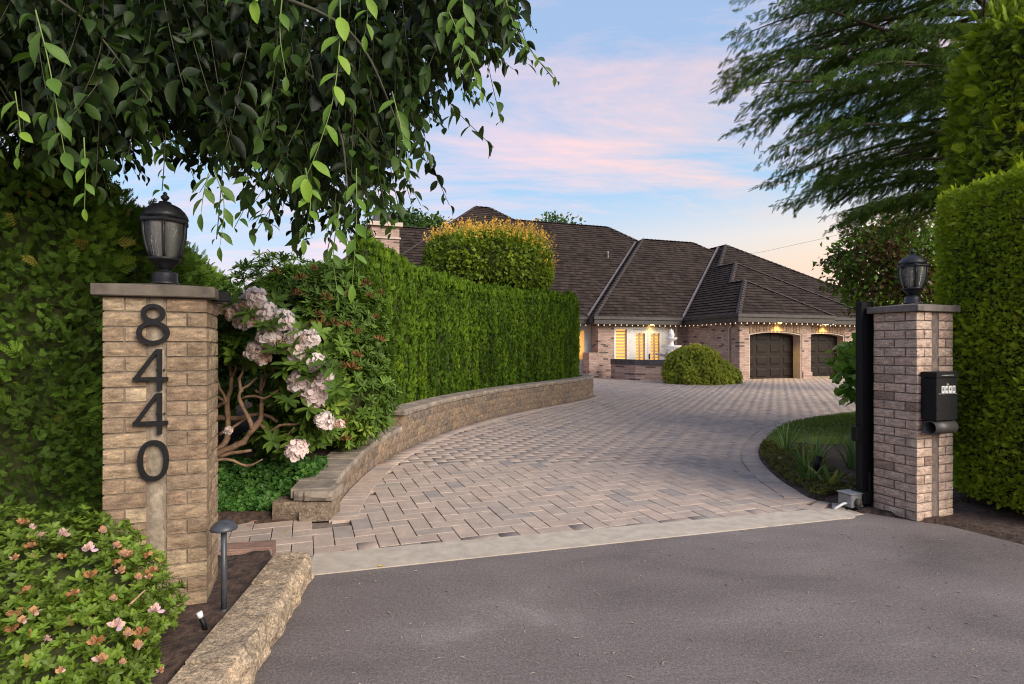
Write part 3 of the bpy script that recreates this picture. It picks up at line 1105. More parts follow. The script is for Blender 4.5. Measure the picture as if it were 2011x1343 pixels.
t = thing('irrigation_riser', 'short black irrigation pipe with white cap in bare soil', 'pipe', (at(394, 1212, 2.85).x, 2.85, .12))
MB().tube([(.02, .02, 0), (.012, .01, .06), (0, 0, .10)], .012, 10).build('pipe', M['black'], t)
MB().tube([(0, 0, .10), (-.006, -.003, .128)], .014, 12).build('cap', M['pvc'], t)
t = thing('garden_stake', 'dark ground stake standing under the edge of the azalea', 'stake', (at(300, 1260, 2.75).x, 2.75, .12))
MB().tube([(0, 0, 0), (0, .01, .17)], .017, 10).build('spike', M['black'], t)
MB().tube([(0, .01, .17), (0, .012, .21)], .024, 12).build('head', M['black'], t)

# ------------------------------------------------------------------ mailbox
t = thing('mailbox', 'black steel wall mailbox with number plates and a newspaper tube below', 'mailbox', on_pillar(PR, 0, 0, 0), TG)
MB().box(.045, .325, -.140, -.006, .925, 1.300, ch=.004).build('body', M['black'], t)
MB().box(.043, .327, -.144, -.005, 1.303, 1.356, ch=.005).build('lid', M['black'], t)
MB().box(.052, .318, -.1415, -.1385, 1.235, 1.296).build('door', M['black'], t)
MB().tube([(.10, -.147, 1.326), (.26, -.147, 1.326)], .004, 8).build('handle', M['grey_metal'], t)
MB().lathe([(.012, 0), (.012, .006), (.008, .010)], 12).build('lock', M['grey_metal'], t, (.185, -.139, 1.243), rot=(R(90), 0, 0))
MB().box(.066, .306, -.146, -.141, 1.160, 1.165).build('ledge', M['grey_metal'], t)
M['plate'] = flat_mat('number_plate', (.62, .62, .60), .5, 0, .08, 30)
for k, ch in enumerate('8440'):
    x0 = .108 + k * .047
    pl_ = MB().box(x0, x0 + .038, -.1445, -.1405, 1.168, 1.232).build('number_plate', M['plate'], t)
    cu = bpy.data.curves.new('plate_figure', 'FONT')
    cu.body = ch
    cu.size = .050
    cu.extrude = .0006
    cu.align_x = 'CENTER'
    cu.align_y = 'CENTER'
    tmp = bpy.data.objects.new('tmp', cu)
    COL.objects.link(tmp)
    bpy.context.view_layer.update()
    me = bpy.data.meshes.new_from_object(tmp.evaluated_get(bpy.context.evaluated_depsgraph_get()))
    bpy.data.objects.remove(tmp)
    me.materials.clear()
    me.materials.append(M['black'])
    link('plate_figure', me, pl_, (x0 + .019, -.1453, 1.200), rot=(R(90), 0, 0))
vs, fs = [], []
n = 24
for x_, r_ in ((.040, .062), (.330, .062), (.330, .056), (.040, .056)):
    for k in range(n):
        a = 2 * math.pi * k / n
        vs.append((x_, -.082 + r_ * math.cos(a), .858 + r_ * math.sin(a)))
for i in range(4):
    for k in range(n):
        fs.append((i * n + k, i * n + (k + 1) % n, ((i + 1) % 4) * n + (k + 1) % n, ((i + 1) % 4) * n + k))
MB().add(vs, fs, True).build('newspaper_tube', flat_mat('grey_plastic', (.055, .050, .050), .5, 0, .12, 9), t)
MB().box(.12, .15, -.09, -.004, .905, .926).build('bracket', M['black'], t)

# ------------------------------------------------------------------ gate post and operator
t = thing('gate_post', 'tall black steel gate post standing against the mailbox pillar', 'post', (3.50, 5.62, 0), TG)
bk = M['black']
MB().box(-.105, -.035, -.035, .035, .0, 2.02, ch=.004).build('upright', bk, t)
MB().box(-.034, .100, -.005, .045, .16, 2.03, ch=.004).build('gate_leaf_end', bk, t)
MB().box(-.034, .030, -.030, -.006, .16, 1.98, ch=.003).build('cover_strip', bk, t)
MB().box(-.125, .110, -.075, .070, .05, .17, ch=.006).build('foot_bracket', bk, t)
MB().box(-.03, .06, -.085, .03, .0, .05, ch=.004).build('foot', bk, t)
MB().box(-.032, .10, -.035, .01, 1.40, 1.412, ch=.002).build('band', bk, t)
MB().box(-.034, .045, -.06, -.031, .17, .36, ch=.004).build('hinge_cover', bk, t)
MB().box(-.170, -.106, -.03, .03, .66, .80, ch=.005).build('sensor_box', bk, t)
t = thing('gate_motor_box', 'low grey junction box with white conduit at the gate post foot', 'junction box', (3.34, 5.56, 0.0), TG)
MB().box(-.09, .07, -.05, .10, .02, .145, ch=.006).build('housing', M['grey_metal'], t)
MB().box(-.10, .08, -.06, .11, .146, .160, ch=.005).build('lid', M['grey_metal'], t)
MB().tube([(-.09, 0, .06), (-.13, 0, .062), (-.17, .0, .05), (-.21, .02, .02), (-.23, .03, .0)], .012, 8).build('conduit', M['pvc'], t)
MB().lathe([(.036, 0), (.036, .03), (.02, .034)], 16).build('arm_pivot', M['rust'], t, (-.02, -.051, .075), rot=(R(90), 0, 0))
MB().tube([(-.06, -.07, .03), (.0, -.08, .015), (.08, -.07, .02), (.12, -.04, .04)], .012, 8).build('cable', M['black'], t)


# ================================================================== the house
HT = R(19)
HO = Vector((10.83, 27.2))
house = thing('brick_house', 'long low brick house with dark brown hipped shake roofs and staggered garage bays', 'house', (HO.x, HO.y, 0), HT)
EZ = 3.18                                # eave level
RP = []                                  # hip lines for the caps


def roof_obj(name, faces, parent):
    """faces: lists of 3-D points, first edge along the eave; UVs in metres"""
    me = bpy.data.meshes.new(name)
    vs, fs, uvs = [], [], []
    CO_, ST = .30, .040
    for fi, f in enumerate(faces):
        o_ = Vector(f[0])
        a = (Vector(f[1]) - o_).normalized()
        nn = a.cross(Vector(f[-1]) - o_).normalized()
        b_ = nn.cross(a)
        q = [((Vector(p_) - o_).dot(a), (Vector(p_) - o_).dot(b_)) for p_ in f]
        (l0, _), (r0_, _) = q[0], q[1]
        top = q[2:]
        hi = max(p_[1] for p_ in top)
        lt, rt = min(p_[0] for p_ in top), max(p_[0] for p_ in top)

        def span(h):
            g_ = h / hi
            return l0 + (lt - l0) * g_, r0_ + (rt - r0_) * g_
        n = int(math.ceil(hi / CO_))
        for k in range(n):
            h0, h1 = k * CO_, min(hi, (k + 1) * CO_)
            (x0, x1), (x2, x3) = span(h0), span(h1)

            def P_(x, h, e):
                return tuple(o_ + a * x + b_ * h + nn * e)
            s_ = len(vs)
            vs += [P_(x0, h0, ST), P_(x1, h0, ST), P_(x3, h1, 0), P_(x2, h1, 0), P_(x0, h0, -.01), P_(x1, h0, -.01)]
            fs += [(s_, s_ + 1, s_ + 2, s_ + 3), (s_ + 4, s_ + 5, s_ + 1, s_)]
            e = 17.3 * fi
            uvs += [(x0 + e, h0 + .004), (x1 + e, h0 + .004), (x3 + e, h1 - .004), (x2 + e, h1 - .004), (x0 + e, h0 + .002), (x1 + e, h0 + .002), (x1 + e, h0 + .006), (x0 + e, h0 + .006)]
    me.from_pydata(vs, [], fs)
    l = me.uv_layers.new(name='UVMap')
    for i, q in enumerate(uvs):
        l.data[i].uv = q
    me.materials.append(M['roof'])
    return link(name, me, parent)


def hip(u0, u1, v0, v1, p, z=EZ, name='roof', left_from=0.0, ridge_to=None, right_from=0.0):
    w, d = u1 - u0, v1 - v0
    c_ = min(w, d) / 2
    zr = z + p * c_
    if w >= d:
        r0, r1 = (u0 + c_, v0 + c_, zr), (u1 - c_, v0 + c_, zr)
        fr = [(u0, v0, z), (u1, v0, z), r1, r0]
        bk_ = [(u1, v1, z), (u0, v1, z), r0, r1]
        le = [(u0, v1, z), (u0, v0, z), r0]
        ri = [(u1, v0, z), (u1, v1, z), r1]
    else:
        r0, r1 = (u0 + c_, v0 + c_, zr), (u0 + c_, v1 - c_, zr)
        fr = [(u0, v0, z), (u1, v0, z), r0]
        bk_ = [(u1, v1, z), (u0, v1, z), r1]
        le = [(u0, v1, z), (u0, v0, z), r0, r1]
        ri = [(u1, v0, z), (u1, v1, z), r1, r0]
    ro = roof_obj(name, [fr, bk_, le, ri], house)
    q0 = Vector((u0, v0, z)).lerp(Vector(r0), left_from / c_)
    q1 = (r0[0], ridge_to, r0[2]) if ridge_to else r1
    lines = [(tuple(q0), r0), (r0, q1)]
    if w >= d:
        lines += [(tuple(Vector((u1, v0, z)).lerp(Vector(r1), right_from / c_)), r1), ((u0, v1, z), r0)]
    else:
        lines += [((u1, v0, z), r0), ((u1, v1, z), r1)]
    for a, b_ in lines:                  # overlapping cap shakes along hips and ridge
        a, b_ = Vector(a), Vector(b_)
        L = (b_ - a).length
        if L < .1:
            continue
        dr = (b_ - a).normalized()
        sd = dr.cross(Vector((0, 0, 1))).normalized()
        up = sd.cross(dr)
        n = max(1, int(L / .30))
        mb = MB()
        for k in range(n):
            p0 = a + dr * (L * k / n)
            p1 = a + dr * (L * (k + 1) / n + .04)
            l0, l1 = .095, .060
            mb.add([p0 - sd * .14 + up * (l0 - .06), p0 + up * l0, p0 + sd * .14 + up * (l0 - .06), p1 - sd * .12 + up * (l1 - .05), p1 + up * l1, p1 + sd * .12 + up * (l1 - .05),
                    p0 - up * .05], [(0, 1, 4, 3), (1, 2, 5, 4), (0, 6, 1), (1, 6, 2)])
        mb.build('ridge_cap', M['ridge'], ro)
    return ro


def eave_box(u0, u1, v0, v1, sides='FLRB', h=.36, z=EZ):
    """fascia boards and soffit under one eave rectangle"""
    mb = MB()
    t_ = .05
    if 'F' in sides:
        mb.box(u0 - .03, u1 + .03, v0 - .03, v0 + t_, z - h, z + .015)
        mb.box(u0 - .08, u1 + .08, v0 - .09, v0 - .031, z - .12, z + .03)
    if 'L' in sides:
        mb.box(u0 - .032, u0 + t_, v0 + t_ + .002, v1, z - h + .003, z + .012)
        mb.box(u0 - .092, u0 - .033, v0 - .088, v1, z - .118, z + .028)
    if 'R' in sides:
        mb.box(u1 - t_, u1 + .032, v0 + t_ + .002, v1, z - h + .003, z + .012)
    mb.build('fascia', M['fascia'], house)
    MB().box(u0 + .05, u1 - .05, v0 + .05, v1, z - h + .01, z - h + .04).build('soffit', M['soffit'], house)


# staggered garage wing: three nested hips share the same western eave
hip(0, 6.0, 0, 26, .68, EZ, ridge_to=4.15)
hip(.004, 10.5, 1.09, 27, .68, EZ - .004, left_from=2.95, ridge_to=7.95)
hip(.008, 16.6, 2.63, 28, .68, EZ - .008, left_from=5.2)
# middle wing over the french doors, main block, tall block, low far block
hip(-5.45, 13.8, 4.27, 19.4, .77, EZ)
hip(-16.0, 9.7, 4.93, 23.1, .77, EZ - .003, left_from=9.05)
hip(-19.2, 2.63, 4.96, 25.8, .77, EZ - .006, right_from=9.1)
hip(-21.0, -6.0, 7.0, 19.0, .965, EZ - .010)
eave_box(0, 6.0, 0, 4.25, 'FL')
eave_box(6.06, 10.5, 1.09, 4, 'F', .35)
eave_box(10.56, 16.6, 2.63, 5, 'F', .35)
eave_box(-5.45, -.1, 4.27, 5.5, 'F')
eave_box(-16.0, -5.52, 4.93, 6.5, 'F', .35)
MB().box(-5.53, -5.40, 4.36, 4.9, EZ - .30, EZ + .01).build('fascia', M['fascia'], house)


def strip3(a, b_, w, name, mat):
    a, b_ = Vector(a), Vector(b_)
    dr = (b_ - a).normalized()
    sd = dr.cross(Vector((0, 0, 1))).normalized()
    up = sd.cross(dr)
    mb = MB()
    vs = []
    for q in (a, b_):
        vs += [q - sd * w + up * .14, q + up * .085, q + sd * w + up * .14]
    mb.add(vs, [(0, 1, 4, 3), (1, 2, 5, 4)])
    return mb.build(name, mat, house)


strip3((-5.45, 4.93, EZ), (-5.45 + 7.3, 4.93 + 7.3, EZ + .77 * 7.3), .085, 'valley_flashing', M['valley'])
strip3((0, 4.27, EZ), (8.1, 4.27 + .883 * 8.1, EZ + .68 * 8.1), .085, 'valley_flashing', M['valley'])
# plumbing vent on the main slope
MB().lathe([(.05, 0), (.05, .32), (.06, .32), (.06, .36), (.02, .37)], 10).build('roof_vent', M['pvc'], house, (-1.35, 10.4, EZ + .77 * 5.45))
MB().box(-.12, .12, -.03, .03, 0, .10).build('attic_vent', M['dark'], house, (-8.6, 12.3, EZ + .77 * 7.35 + .02))

HB = M['house_brick']
H = EZ - .33
# garage wing walls
AR = []


def arch_wall(u0, u1, o0, o1, v, th, top, zs, zc, name='garage_wall'):
    """front wall with a segmental-arched opening from o0 to o1"""
    mb = MB()
    n = 12
    pts = []
    for k in range(n + 1):
        f = k / n
        pts.append((o0 + (o1 - o0) * f, zs + (zc - zs) * (1 - (2 * f - 1) ** 2)))
    if o0 - u0 > .01:
        mb.box(u0, o0, v, v + th, 0, top)
    mb.box(o1, u1, v, v + th, 0, top)
    for (xa, za), (xb, zb) in zip(pts, pts[1:]):
        mb.add([(xa, v, za), (xb, v, zb), (xb, v, top), (xa, v, top), (xa, v + th, za), (xb, v + th, zb), (xb, v + th, top), (xa, v + th, top)],
               [(0, 1, 2, 3), (5, 4, 7, 6), (1, 0, 4, 5), (3, 2, 6, 7)])
    mb.build(name, HB, house)
    # upright brick arch above the opening
    for k in range(16):
        f0, f1 = k / 16 + .008, (k + 1) / 16 - .008
        xs_ = [o0 - .02 + (o1 - o0 + .04) * f for f in (f0, f1)]
        zz = [zs + (zc - zs) * (1 - (2 * f - 1) ** 2) for f in (f0, f1)]
        mb = MB()
        mb.add([(xs_[0], v - .02, zz[0]), (xs_[1], v - .02, zz[1]), (xs_[1], v - .02, zz[1] + .36), (xs_[0], v - .02, zz[0] + .36),
                (xs_[0], v + .05, zz[0]), (xs_[1], v + .05, zz[1]), (xs_[1], v + .05, zz[1] + .36), (xs_[0], v + .05, zz[0] + .36)],
               [(0, 1, 2, 3), (1, 0, 4, 5), (3, 2, 6, 7), (0, 3, 7, 4), (2, 1, 5, 6)])
        mb.build('arch_brick', M['arch'], house)
    # cream jambs and head lining the reveal
    mb = MB()
    e = .004
    mb.box(o0 - .01, o0 + .07, v + e + .03, v + th + .02, 0, zs)
    mb.box(o1 - .07, o1 + .01, v + e + .03, v + th + .02, 0, zs)
    for (xa, za), (xb, zb) in zip(pts, pts[1:]):
        mb.add([(xa, v + .03, za + .01), (xb, v + .03, zb + .01), (xb, v + .03, zb - .07), (xa, v + .03, za - .07),
                (xa, v + th + .02, za + .01), (xb, v + th + .02, zb + .01), (xb, v + th + .02, zb - .07), (xa, v + th + .02, za - .07)],
               [(1, 0, 3, 2), (2, 3, 7, 6), (0, 1, 5, 4)])
    mb.build('door_casing', M['trim'], house)


M['arch'] = masonry_mat('arch_brick', [(0, (.27, .18, .12)), (1, (.42, .30, .20))], 'object', (5, 5, 12), (.2, .14, .1), .3)


def garage_door(o0, o1, v, top, cols, rows=4):
    g_ = MB().box(o0, o1, v + .03, v + .08, 0, top).build('garage_door', M['door_brown'], house)
    cw, rh = (o1 - o0) / cols, top / rows
    for i in range(cols):
        for j in range(rows):
            x0, x1, z0, z1 = o0 + i * cw + cw * .13, o0 + (i + 1) * cw - cw * .13, j * rh + rh * .17, (j + 1) * rh - rh * .17
            y = v + .03
            mb = MB()
            e = .045
            mb.add([(x0, y, z0), (x1, y, z0), (x1, y, z1), (x0, y, z1), (x0 + e, y - .028, z0 + e), (x1 - e, y - .028, z0 + e), (x1 - e, y - .028, z1 - e), (x0 + e, y - .028, z1 - e)],
                   [(0, 1, 5, 4), (1, 2, 6, 5), (2, 3, 7, 6), (3, 0, 4, 7), (4, 5, 6, 7)])
            mb.build('panel', M['door_brown'], g_)
    for j in range(1, rows):
        MB().box(o0, o1, v + .020, v + .031, j * rh - .014, j * rh + .014).build('rail', M['door_brown'], g_)


arch_wall(.45, 4.95, 1.03, 4.37, .45, .50, H, 2.26, 2.42)
garage_door(.98, 4.42, .96, 2.46, 4)
arch_wall(4.95, 9.6, 5.55, 8.62, 1.62, .42, H - .01, 2.26, 2.42)
garage_door(5.5, 8.68, 2.05, 2.46, 4)
arch_wall(9.6, 15.0, 10.4, 13.6, 3.1, .42, H - .02, 2.26, 2.42)
garage_door(10.35, 13.7, 3.5, 2.46, 4)
for bx in ((.452, .70, .952, 4.9), (4.65, 4.948, .952, 1.9)):
    MB().box(*bx, 0, H - .012).build('garage_side_wall', HB, house)
for bx in ((.40, 1.00, .40, .449), (4.40, 4.99, .40, .449), (.40, .451, .45, 4.7)):
    MB().box(*bx, 0, .34).build('plinth', HB, house)
MB().tube([(.38, .95, H - .02), (.40, 1.02, H - .20), (.41, 1.15, H - .34), (.41, 1.15, .05)], .05, 8).build('downspout', M['trim'], house)

# wall with the french doors
V0 = 4.72
mb = MB()
mb.box(-5.01, -4.06, V0, V0 + .35, 0, H - .012)
mb.box(-.10, .452, V0, V0 + .35, 0, H - .012)
mb.box(-4.06, -.10, V0 + .02, V0 + .35, 2.70, H - .012)
mb.build('entry_wall', HB, house)
WT = M['white']
fr = MB()
fr.box(-4.06, -.10, V0 + .02, V0 + .16, 2.56, 2.70)
for u in (-4.06, -3.28, -3.10, -1.06, -.86, -.20):
    fr.box(u, u + (.10 if u in (-4.06, -.20) else .20), V0 + .02, V0 + .16, 0, 2.56)
fr.box(-3.96, -3.28, V0 + .02, V0 + .16, 0, .55)
fr.box(-.76 + .10, -.20, V0 + .02, V0 + .16, 0, .55)
fr.build('entry_frame', WT, house)


def shutters(parent, u0, u1, z0, z1, v, panel=2):
    """plantation shutters: stiles and tilted louvres"""
    mb = MB()
    w = (u1 - u0) / panel
    for i in range(panel):
        a = u0 + i * w
        mb.box(a, a + .045, v, v + .03, z0, z1)
        mb.box(a + w - .045, a + w, v, v + .03, z0, z1)
        n = int((z1 - z0) / .16)
        for k in range(n):
            z = z0 + (k + .5) * (z1 - z0) / n
            mb.add([(a + .045, v - .012, z - .055), (a + w - .045, v - .012, z - .055), (a + w - .045, v + .035, z + .015), (a + .045, v + .035, z + .015)], [(0, 1, 2, 3)])
    mb.build('shutter', M['shutter'], parent)


def window(u0, u1, z0, z1, v, name='window', mat='lit_room', panel=2):
    w = MB().box(u0, u1, v + .16, v + .17, z0, z1).build(name, M[mat], house)
    shutters(w, u0, u1, z0, z1, v + .10, panel)
    return w


window(-3.96, -3.28, .55, 2.56, V0, panel=1)
window(-.66, -.20, .55, 2.56, V0, mat='lit_room_dim', panel=1)
for k, (a, c_) in enumerate(((-2.90, -1.99), (-1.97, -1.06))):
    dn = MB()
    dn.box(a, a + .17, V0 + .03, V0 + .09, .02, 2.54)
    dn.box(c_ - .17, c_, V0 + .03, V0 + .09, .02, 2.54)
    dn.box(a + .17, c_ - .17, V0 + .03, V0 + .09, 2.36, 2.54)
    dn.box(a + .17, c_ - .17, V0 + .03, V0 + .09, .02, .30)
    dr_ = dn.build('french_door', WT, house)
    w = MB().box(a + .17, c_ - .17, V0 + .165, V0 + .172, .30, 2.36).build('lit_glazing', M['lit_room'], dr_)
    shutters(dr_, a + .17, c_ - .17, .30, 2.36, V0 + .10, 2)
    if k:
        MB().box(a + .05, a + .10, V0 - .03, V0 + .03, .95, 1.25, ch=.008).build('door_handle', M['black'], dr_)
# recessed end by the hedge: a lit side window and low brick pier
MB().box(-12.0, -7.1, 5.6, 5.95, 0, H - .02).build('far_wall', HB, house)
MB().box(-7.1, -5.015, 5.55, 5.60, 0, H - .02).build('side_panel', WT, house)
w = MB().box(-6.85, -6.25, 5.535, 5.549, .25, 2.50).build('window', M['lit_room'], house)
shutters(w, -6.85, -6.25, .25, 2.50, 5.48, 1)
w = MB().box(-5.85, -5.45, 5.535, 5.549, .95, 2.50).build('window', M['lit_room_dim'], house)
MB().box(-6.95, -6.85, 5.45, 5.55, 0, 2.6).box(-6.25, -6.15, 5.45, 5.55, 0, 2.6).box(-5.45, -5.37, 5.5, 5.55, 0, 2.6).build('window_frame', WT, house)
MB().box(-5.60, -5.013, 4.60, 5.4, 0, 1.32).box(-5.05, -5.011, 4.66, 5.5, 0, H - .03).build('low_pier', HB, house)
# back and inner walls so that the house is closed
MB().box(-14, 15, 17.5, 17.9, 0, H - .03).box(-14, -13.6, 5.7, 17.5, 0, H - .03).box(14.6, 15, 3.6, 17.5, 0, H - .03).build('outer_wall', HB, house)

# chimney
ch = MB().box(-16.55, -15.15, 6.6, 7.6, 4.2, 7.62).build('chimney', HB, house)
MB().box(-16.70, -15.00, 6.45, 7.75, 7.62, 7.82).box(-16.62, -15.08, 6.53, 7.67, 7.0, 7.08).build('chimney_cap', M['trim'], ch)
MB().box(-16.35, -15.35, 6.75, 7.45, 7.82, 8.25).build('chimney_hood', M['coping'], ch)

# lamps in the soffit, lit
def soffit_lamp(u, v, z, energy, spot=True):
    lt = MB().lathe([(.09, 0), (.10, .02), (.06, .05)], 14).build('soffit_lamp', M['lamp_on'], house, (u, v, z - .02))
    ld = bpy.data.lights.new('soffit_lamp_light', 'SPOT' if spot else 'POINT')
    ld.energy = energy
    ld.color = (1.0, .66, .16)
    ld.shadow_soft_size = .08
    if spot:
        ld.spot_size = R(130)
        ld.spot_blend = .6
    lo = bpy.data.objects.new('soffit_lamp_light', ld)
    lo.location = (0, -.02, -.04)
    lo.parent = lt
    COL.objects.link(lo)


soffit_lamp(2.72, .22, EZ - .36, 36)
soffit_lamp(7.0, 1.36, EZ - .35, 32)
soffit_lamp(-1.85, 4.52, EZ - .36, 6)

# string of small bulbs under the eaves
st = thing('string_lights', 'string of small warm bulbs hanging all along the eaves of the house', 'string lights', (HO.x, HO.y, 0), HT)
bm_ = MB().lathe([(.010, .045), (.013, .028), (.026, .010), (.027, -.010), (.017, -.026), (.004, -.032)], 8).mesh('bulb', M['bulb'])
SL = [[(-8.5, 4.87), (-5.5, 4.87)], [(-5.45, 4.20), (-.08, 4.20)], [(-.08, 4.2), (-.08, -.06)], [(-.06, -.07), (6.02, -.07)], [(6.05, 1.02), (10.5, 1.02)], [(10.5, 2.56), (16.6, 2.56)]]
wire = MB()
for (a, c_) in SL:
    a, c_ = Vector(a), Vector(c_)
    n = int((c_ - a).length / .33)
    pts = []
    for k in range(n):
        q = a.lerp(c_, (k + .5) / n)
        zz = EZ - .43 + random.uniform(-.012, .012)
        link('bulb', bm_, st, (q.x, q.y, zz))
        pts += [(q.x, q.y, zz + .05)]
    wire.tube(pts, .006, 5)
wire.build('wire', M['black'], st)

# ------------------------------------------------------------------ low planter wall and fountain
pw = thing('planter_wall', 'low angled brick planter wall with dark coping before the french doors', 'wall', (6.0, 28, 0))
pts = [Vector((5.15, 29.6)), Vector((5.23, 28.75)), Vector((5.94, 27.45)), Vector((7.3, 27.0)), Vector((9.2, 27.1)), Vector((10.1, 27.9))]
mw, mc = MB(), MB()
for a, c_ in zip(pts, pts[1:]):
    d = (c_ - a).normalized()
    nr = Vector((-d.y, d.x))
    q = [a, c_, c_ + nr * .28, a + nr * .28]
    mw.prism([(v.x - 6, v.y - 28) for v in q], 0, .74)
    q = [a - nr * .03, c_ - nr * .03, c_ + nr * .31, a + nr * .31]
    mc.prism([(v.x - 6, v.y - 28) for v in q], .742, 1.0)
mw.build('brick_body', HB, pw)
mc.build('coping', M['coping'], pw)

ft = thing('fountain', 'white tiered stone fountain with pineapple finial inside the planter', 'fountain', (8.12, 29.0, 0))
SW = M['stone_white']
MB().lathe([(.55, 0), (.55, .35), (.45, .42), (.28, .5), (.25, 1.05), (.30, 1.12)], 28).build('base', SW, ft)
MB().lathe([(.28, 1.10), (.55, 1.14), (.80, 1.22), (.84, 1.30), (.80, 1.30), (.6, 1.24)], 32).build('lower_bowl', SW, ft)
MB().lathe([(.16, 1.22), (.20, 1.3), (.14, 1.42), (.17, 1.50)], 20).build('stem', SW, ft)
MB().lathe([(.16, 1.48), (.34, 1.53), (.50, 1.61), (.53, 1.69), (.50, 1.69), (.3, 1.62)], 28).build('middle_bowl', SW, ft)
MB().lathe([(.12, 1.6), (.15, 1.7), (.10, 1.85), (.12, 1.93)], 18).build('stem', SW, ft)
MB().lathe([(.12, 1.92), (.20, 1.96), (.29, 2.03), (.30, 2.09), (.27, 2.09), (.15, 2.04)], 24).build('upper_bowl', SW, ft)
fin = MB().lathe([(.10, 2.04), (.13, 2.12), (.155, 2.2), (.15, 2.30), (.11, 2.40), (.06, 2.47), (.015, 2.54)], 16).build('finial', SW, ft)
vs = []
lf = MB()
for k in range(24):
    a = k * 2.4
    z = 2.12 + .33 * (k / 24)
    r_ = .15 - .09 * max(0, (k - 8) / 16)
    x, y = math.cos(a) * r_, math.sin(a) * r_
    lf.add([(x * 1.0 - y * .25, y + x * .25, z), (x + y * .25, y - x * .25, z), (x * 1.28, y * 1.28, z + .07)], [(0, 1, 2)])
lf.build('finial_scales', SW, ft)
o = MB().lathe([(.10, 0), (.13, .03), (.11, .35), (.05, .52), (.07, .60), (.05, .68), (.01, .72)], 14).build('garden_ornament', M['black'], None, (at(1155, 737, 30.5).x, 30.5, 0))
setprops(o, 'dark bottle-shaped ornament standing beside the low brick pier', 'ornament')


# ================================================================== planting
def unit(a):
    return a / np.maximum(1e-9, np.linalg.norm(a, axis=-1, keepdims=True))


def rand_unit(n):
    return unit(rng.normal(size=(n, 3)))


def inst(T, P, D, N, S, tint, wid=1.0):
    """put copies of a small template (x across, y along, z normal) at P"""
    TV, TF = T
    n, k = len(P), len(TV)
    D = unit(D)
    X = unit(np.cross(D, N))
    Nn = np.cross(X, D)
    S = np.broadcast_to(np.asarray(S, float), (n,))[:, None, None]
    W = np.broadcast_to(np.asarray(wid, float), (n,))[:, None, None]
    V = P[:, None] + S * (TV[None, :, 0:1] * W * X[:, None] + TV[None, :, 1:2] * D[:, None] + TV[None, :, 2:3] * Nn[:, None])
    F = TF[None] + (np.arange(n) * k)[:, None, None]
    t = np.repeat(np.clip(np.broadcast_to(tint, (n,)), 0, 1), k)
    return V.reshape(-1, 3), F.reshape(-1, TF.shape[1]), t


def merge(parts):
    Vs, Fs, Ts, n = [], [], [], 0
    for V, F, t in parts:
        Vs.append(V)
        Fs.append(F + n)
        Ts.append(t)
        n += len(V)
    return np.vstack(Vs), np.vstack(Fs), np.concatenate(Ts)


def foliage(name, parts, mat, parent, smooth=False, kind='stuff'):
    V, F, t = merge(parts) if isinstance(parts, list) else parts
    if parent is not None:
        V = V - np.array(parent.location)
    o = link(name, np_mesh(name, V, F, mat, t, smooth), parent)
    if kind:
        o['kind'] = kind
    return o


def A(v, f):
    return np.array(v, float), np.array(f, int)


LEAF2 = A([(0, 0, 0), (-.5, .45, .10), (0, 1, -.06), (.5, .45, .10)], [(0, 3, 2), (0, 2, 1)])
_ys = [0, .12, .30, .52, .74, .88, 1.0]
_ws = [.03, .26, .44, .50, .36, .14, .0]
_v, _f = [], []
for y, w in zip(_ys, _ws):
    zc = -.16 * y * y
    _v += [(-w, y, zc + .16 * w), (0, y, zc), (w, y, zc + .16 * w)]
for i in range(6):
    for j in (0, 1):
        a = i * 3 + j
        _f += [(a, a + 1, a + 4), (a, a + 4, a + 3)]
LEAF8 = A(_v, _f)
_v, _f = [], []
for y, w in ((0, .06), (.28, .42), (.68, .44), (1.0, .0)):
    zc = -.10 * y * y
    _v += [(-w, y, zc + .10 * w), (0, y, zc - .01), (w, y, zc + .10 * w)]
for i in range(3):
    for j in (0, 1):
        a = i * 3 + j
        _f += [(a, a + 1, a + 4), (a, a + 4, a + 3)]
LEAF6 = A(_v, _f)


def spray(ys, ang, l0, l1, w):
    v, f = [], []

    def lf(b, d, L, w_):
        d = np.array(d) / np.hypot(*d)
        n = np.array((-d[1], d[0]))
        k = len(v)
        b = np.array(b)
        for q, z in ((b, 0), (b + d * L * .5 + n * w_, .02), (b + d * L, -.04), (b + d * L * .5 - n * w_, .02)):
            v.append((q[0], q[1], z - .10 * q[1] ** 2))
        f.append((k, k + 1, k + 2))
        f.append((k, k + 2, k + 3))
    for i, y in enumerate(ys):
        L = l0 + (l1 - l0) * i / max(1, len(ys) - 1)
        for s_ in (-1, 1):
            lf((0, y), (s_ * math.sin(ang), math.cos(ang)), L, w)
    lf((0, 0), (0, 1), 1.0, w * .8)
    return A(v, f)


SPRAY = spray([.12, .28, .44, .60, .76], R(42), .48, .20, .055)
SPRAY_S = spray([.2, .5], R(40), .55, .35, .10)
TWIG = spray([.08, .25, .42, .60, .78], R(45), .24, .14, .034)


def tri_area_sample(V, F, n):
    a, b_, c_ = V[F[:, 0]], V[F[:, 1]], V[F[:, 2]]
    cr = np.cross(b_ - a, c_ - a)
    ar = np.linalg.norm(cr, axis=1)
    i = rng.choice(len(F), n, p=ar / ar.sum())
    u, v = rng.random(n), rng.random(n)
    fl = u + v > 1
    u[fl], v[fl] = 1 - u[fl], 1 - v[fl]
    P = a[i] + (b_ - a)[i] * u[:, None] + (c_ - a)[i] * v[:, None]
    return P, unit(cr[i])


def n3(P, f, seed):
    r = np.random.default_rng(seed)
    out = 0
    for k in range(7):
        d = r.normal(size=3)
        d /= np.linalg.norm(d)
        out = out + np.sin(P @ d * f * (1 + .45 * k) + r.uniform(0, 6.28)) / (1 + .35 * k)
    return out / 2.4


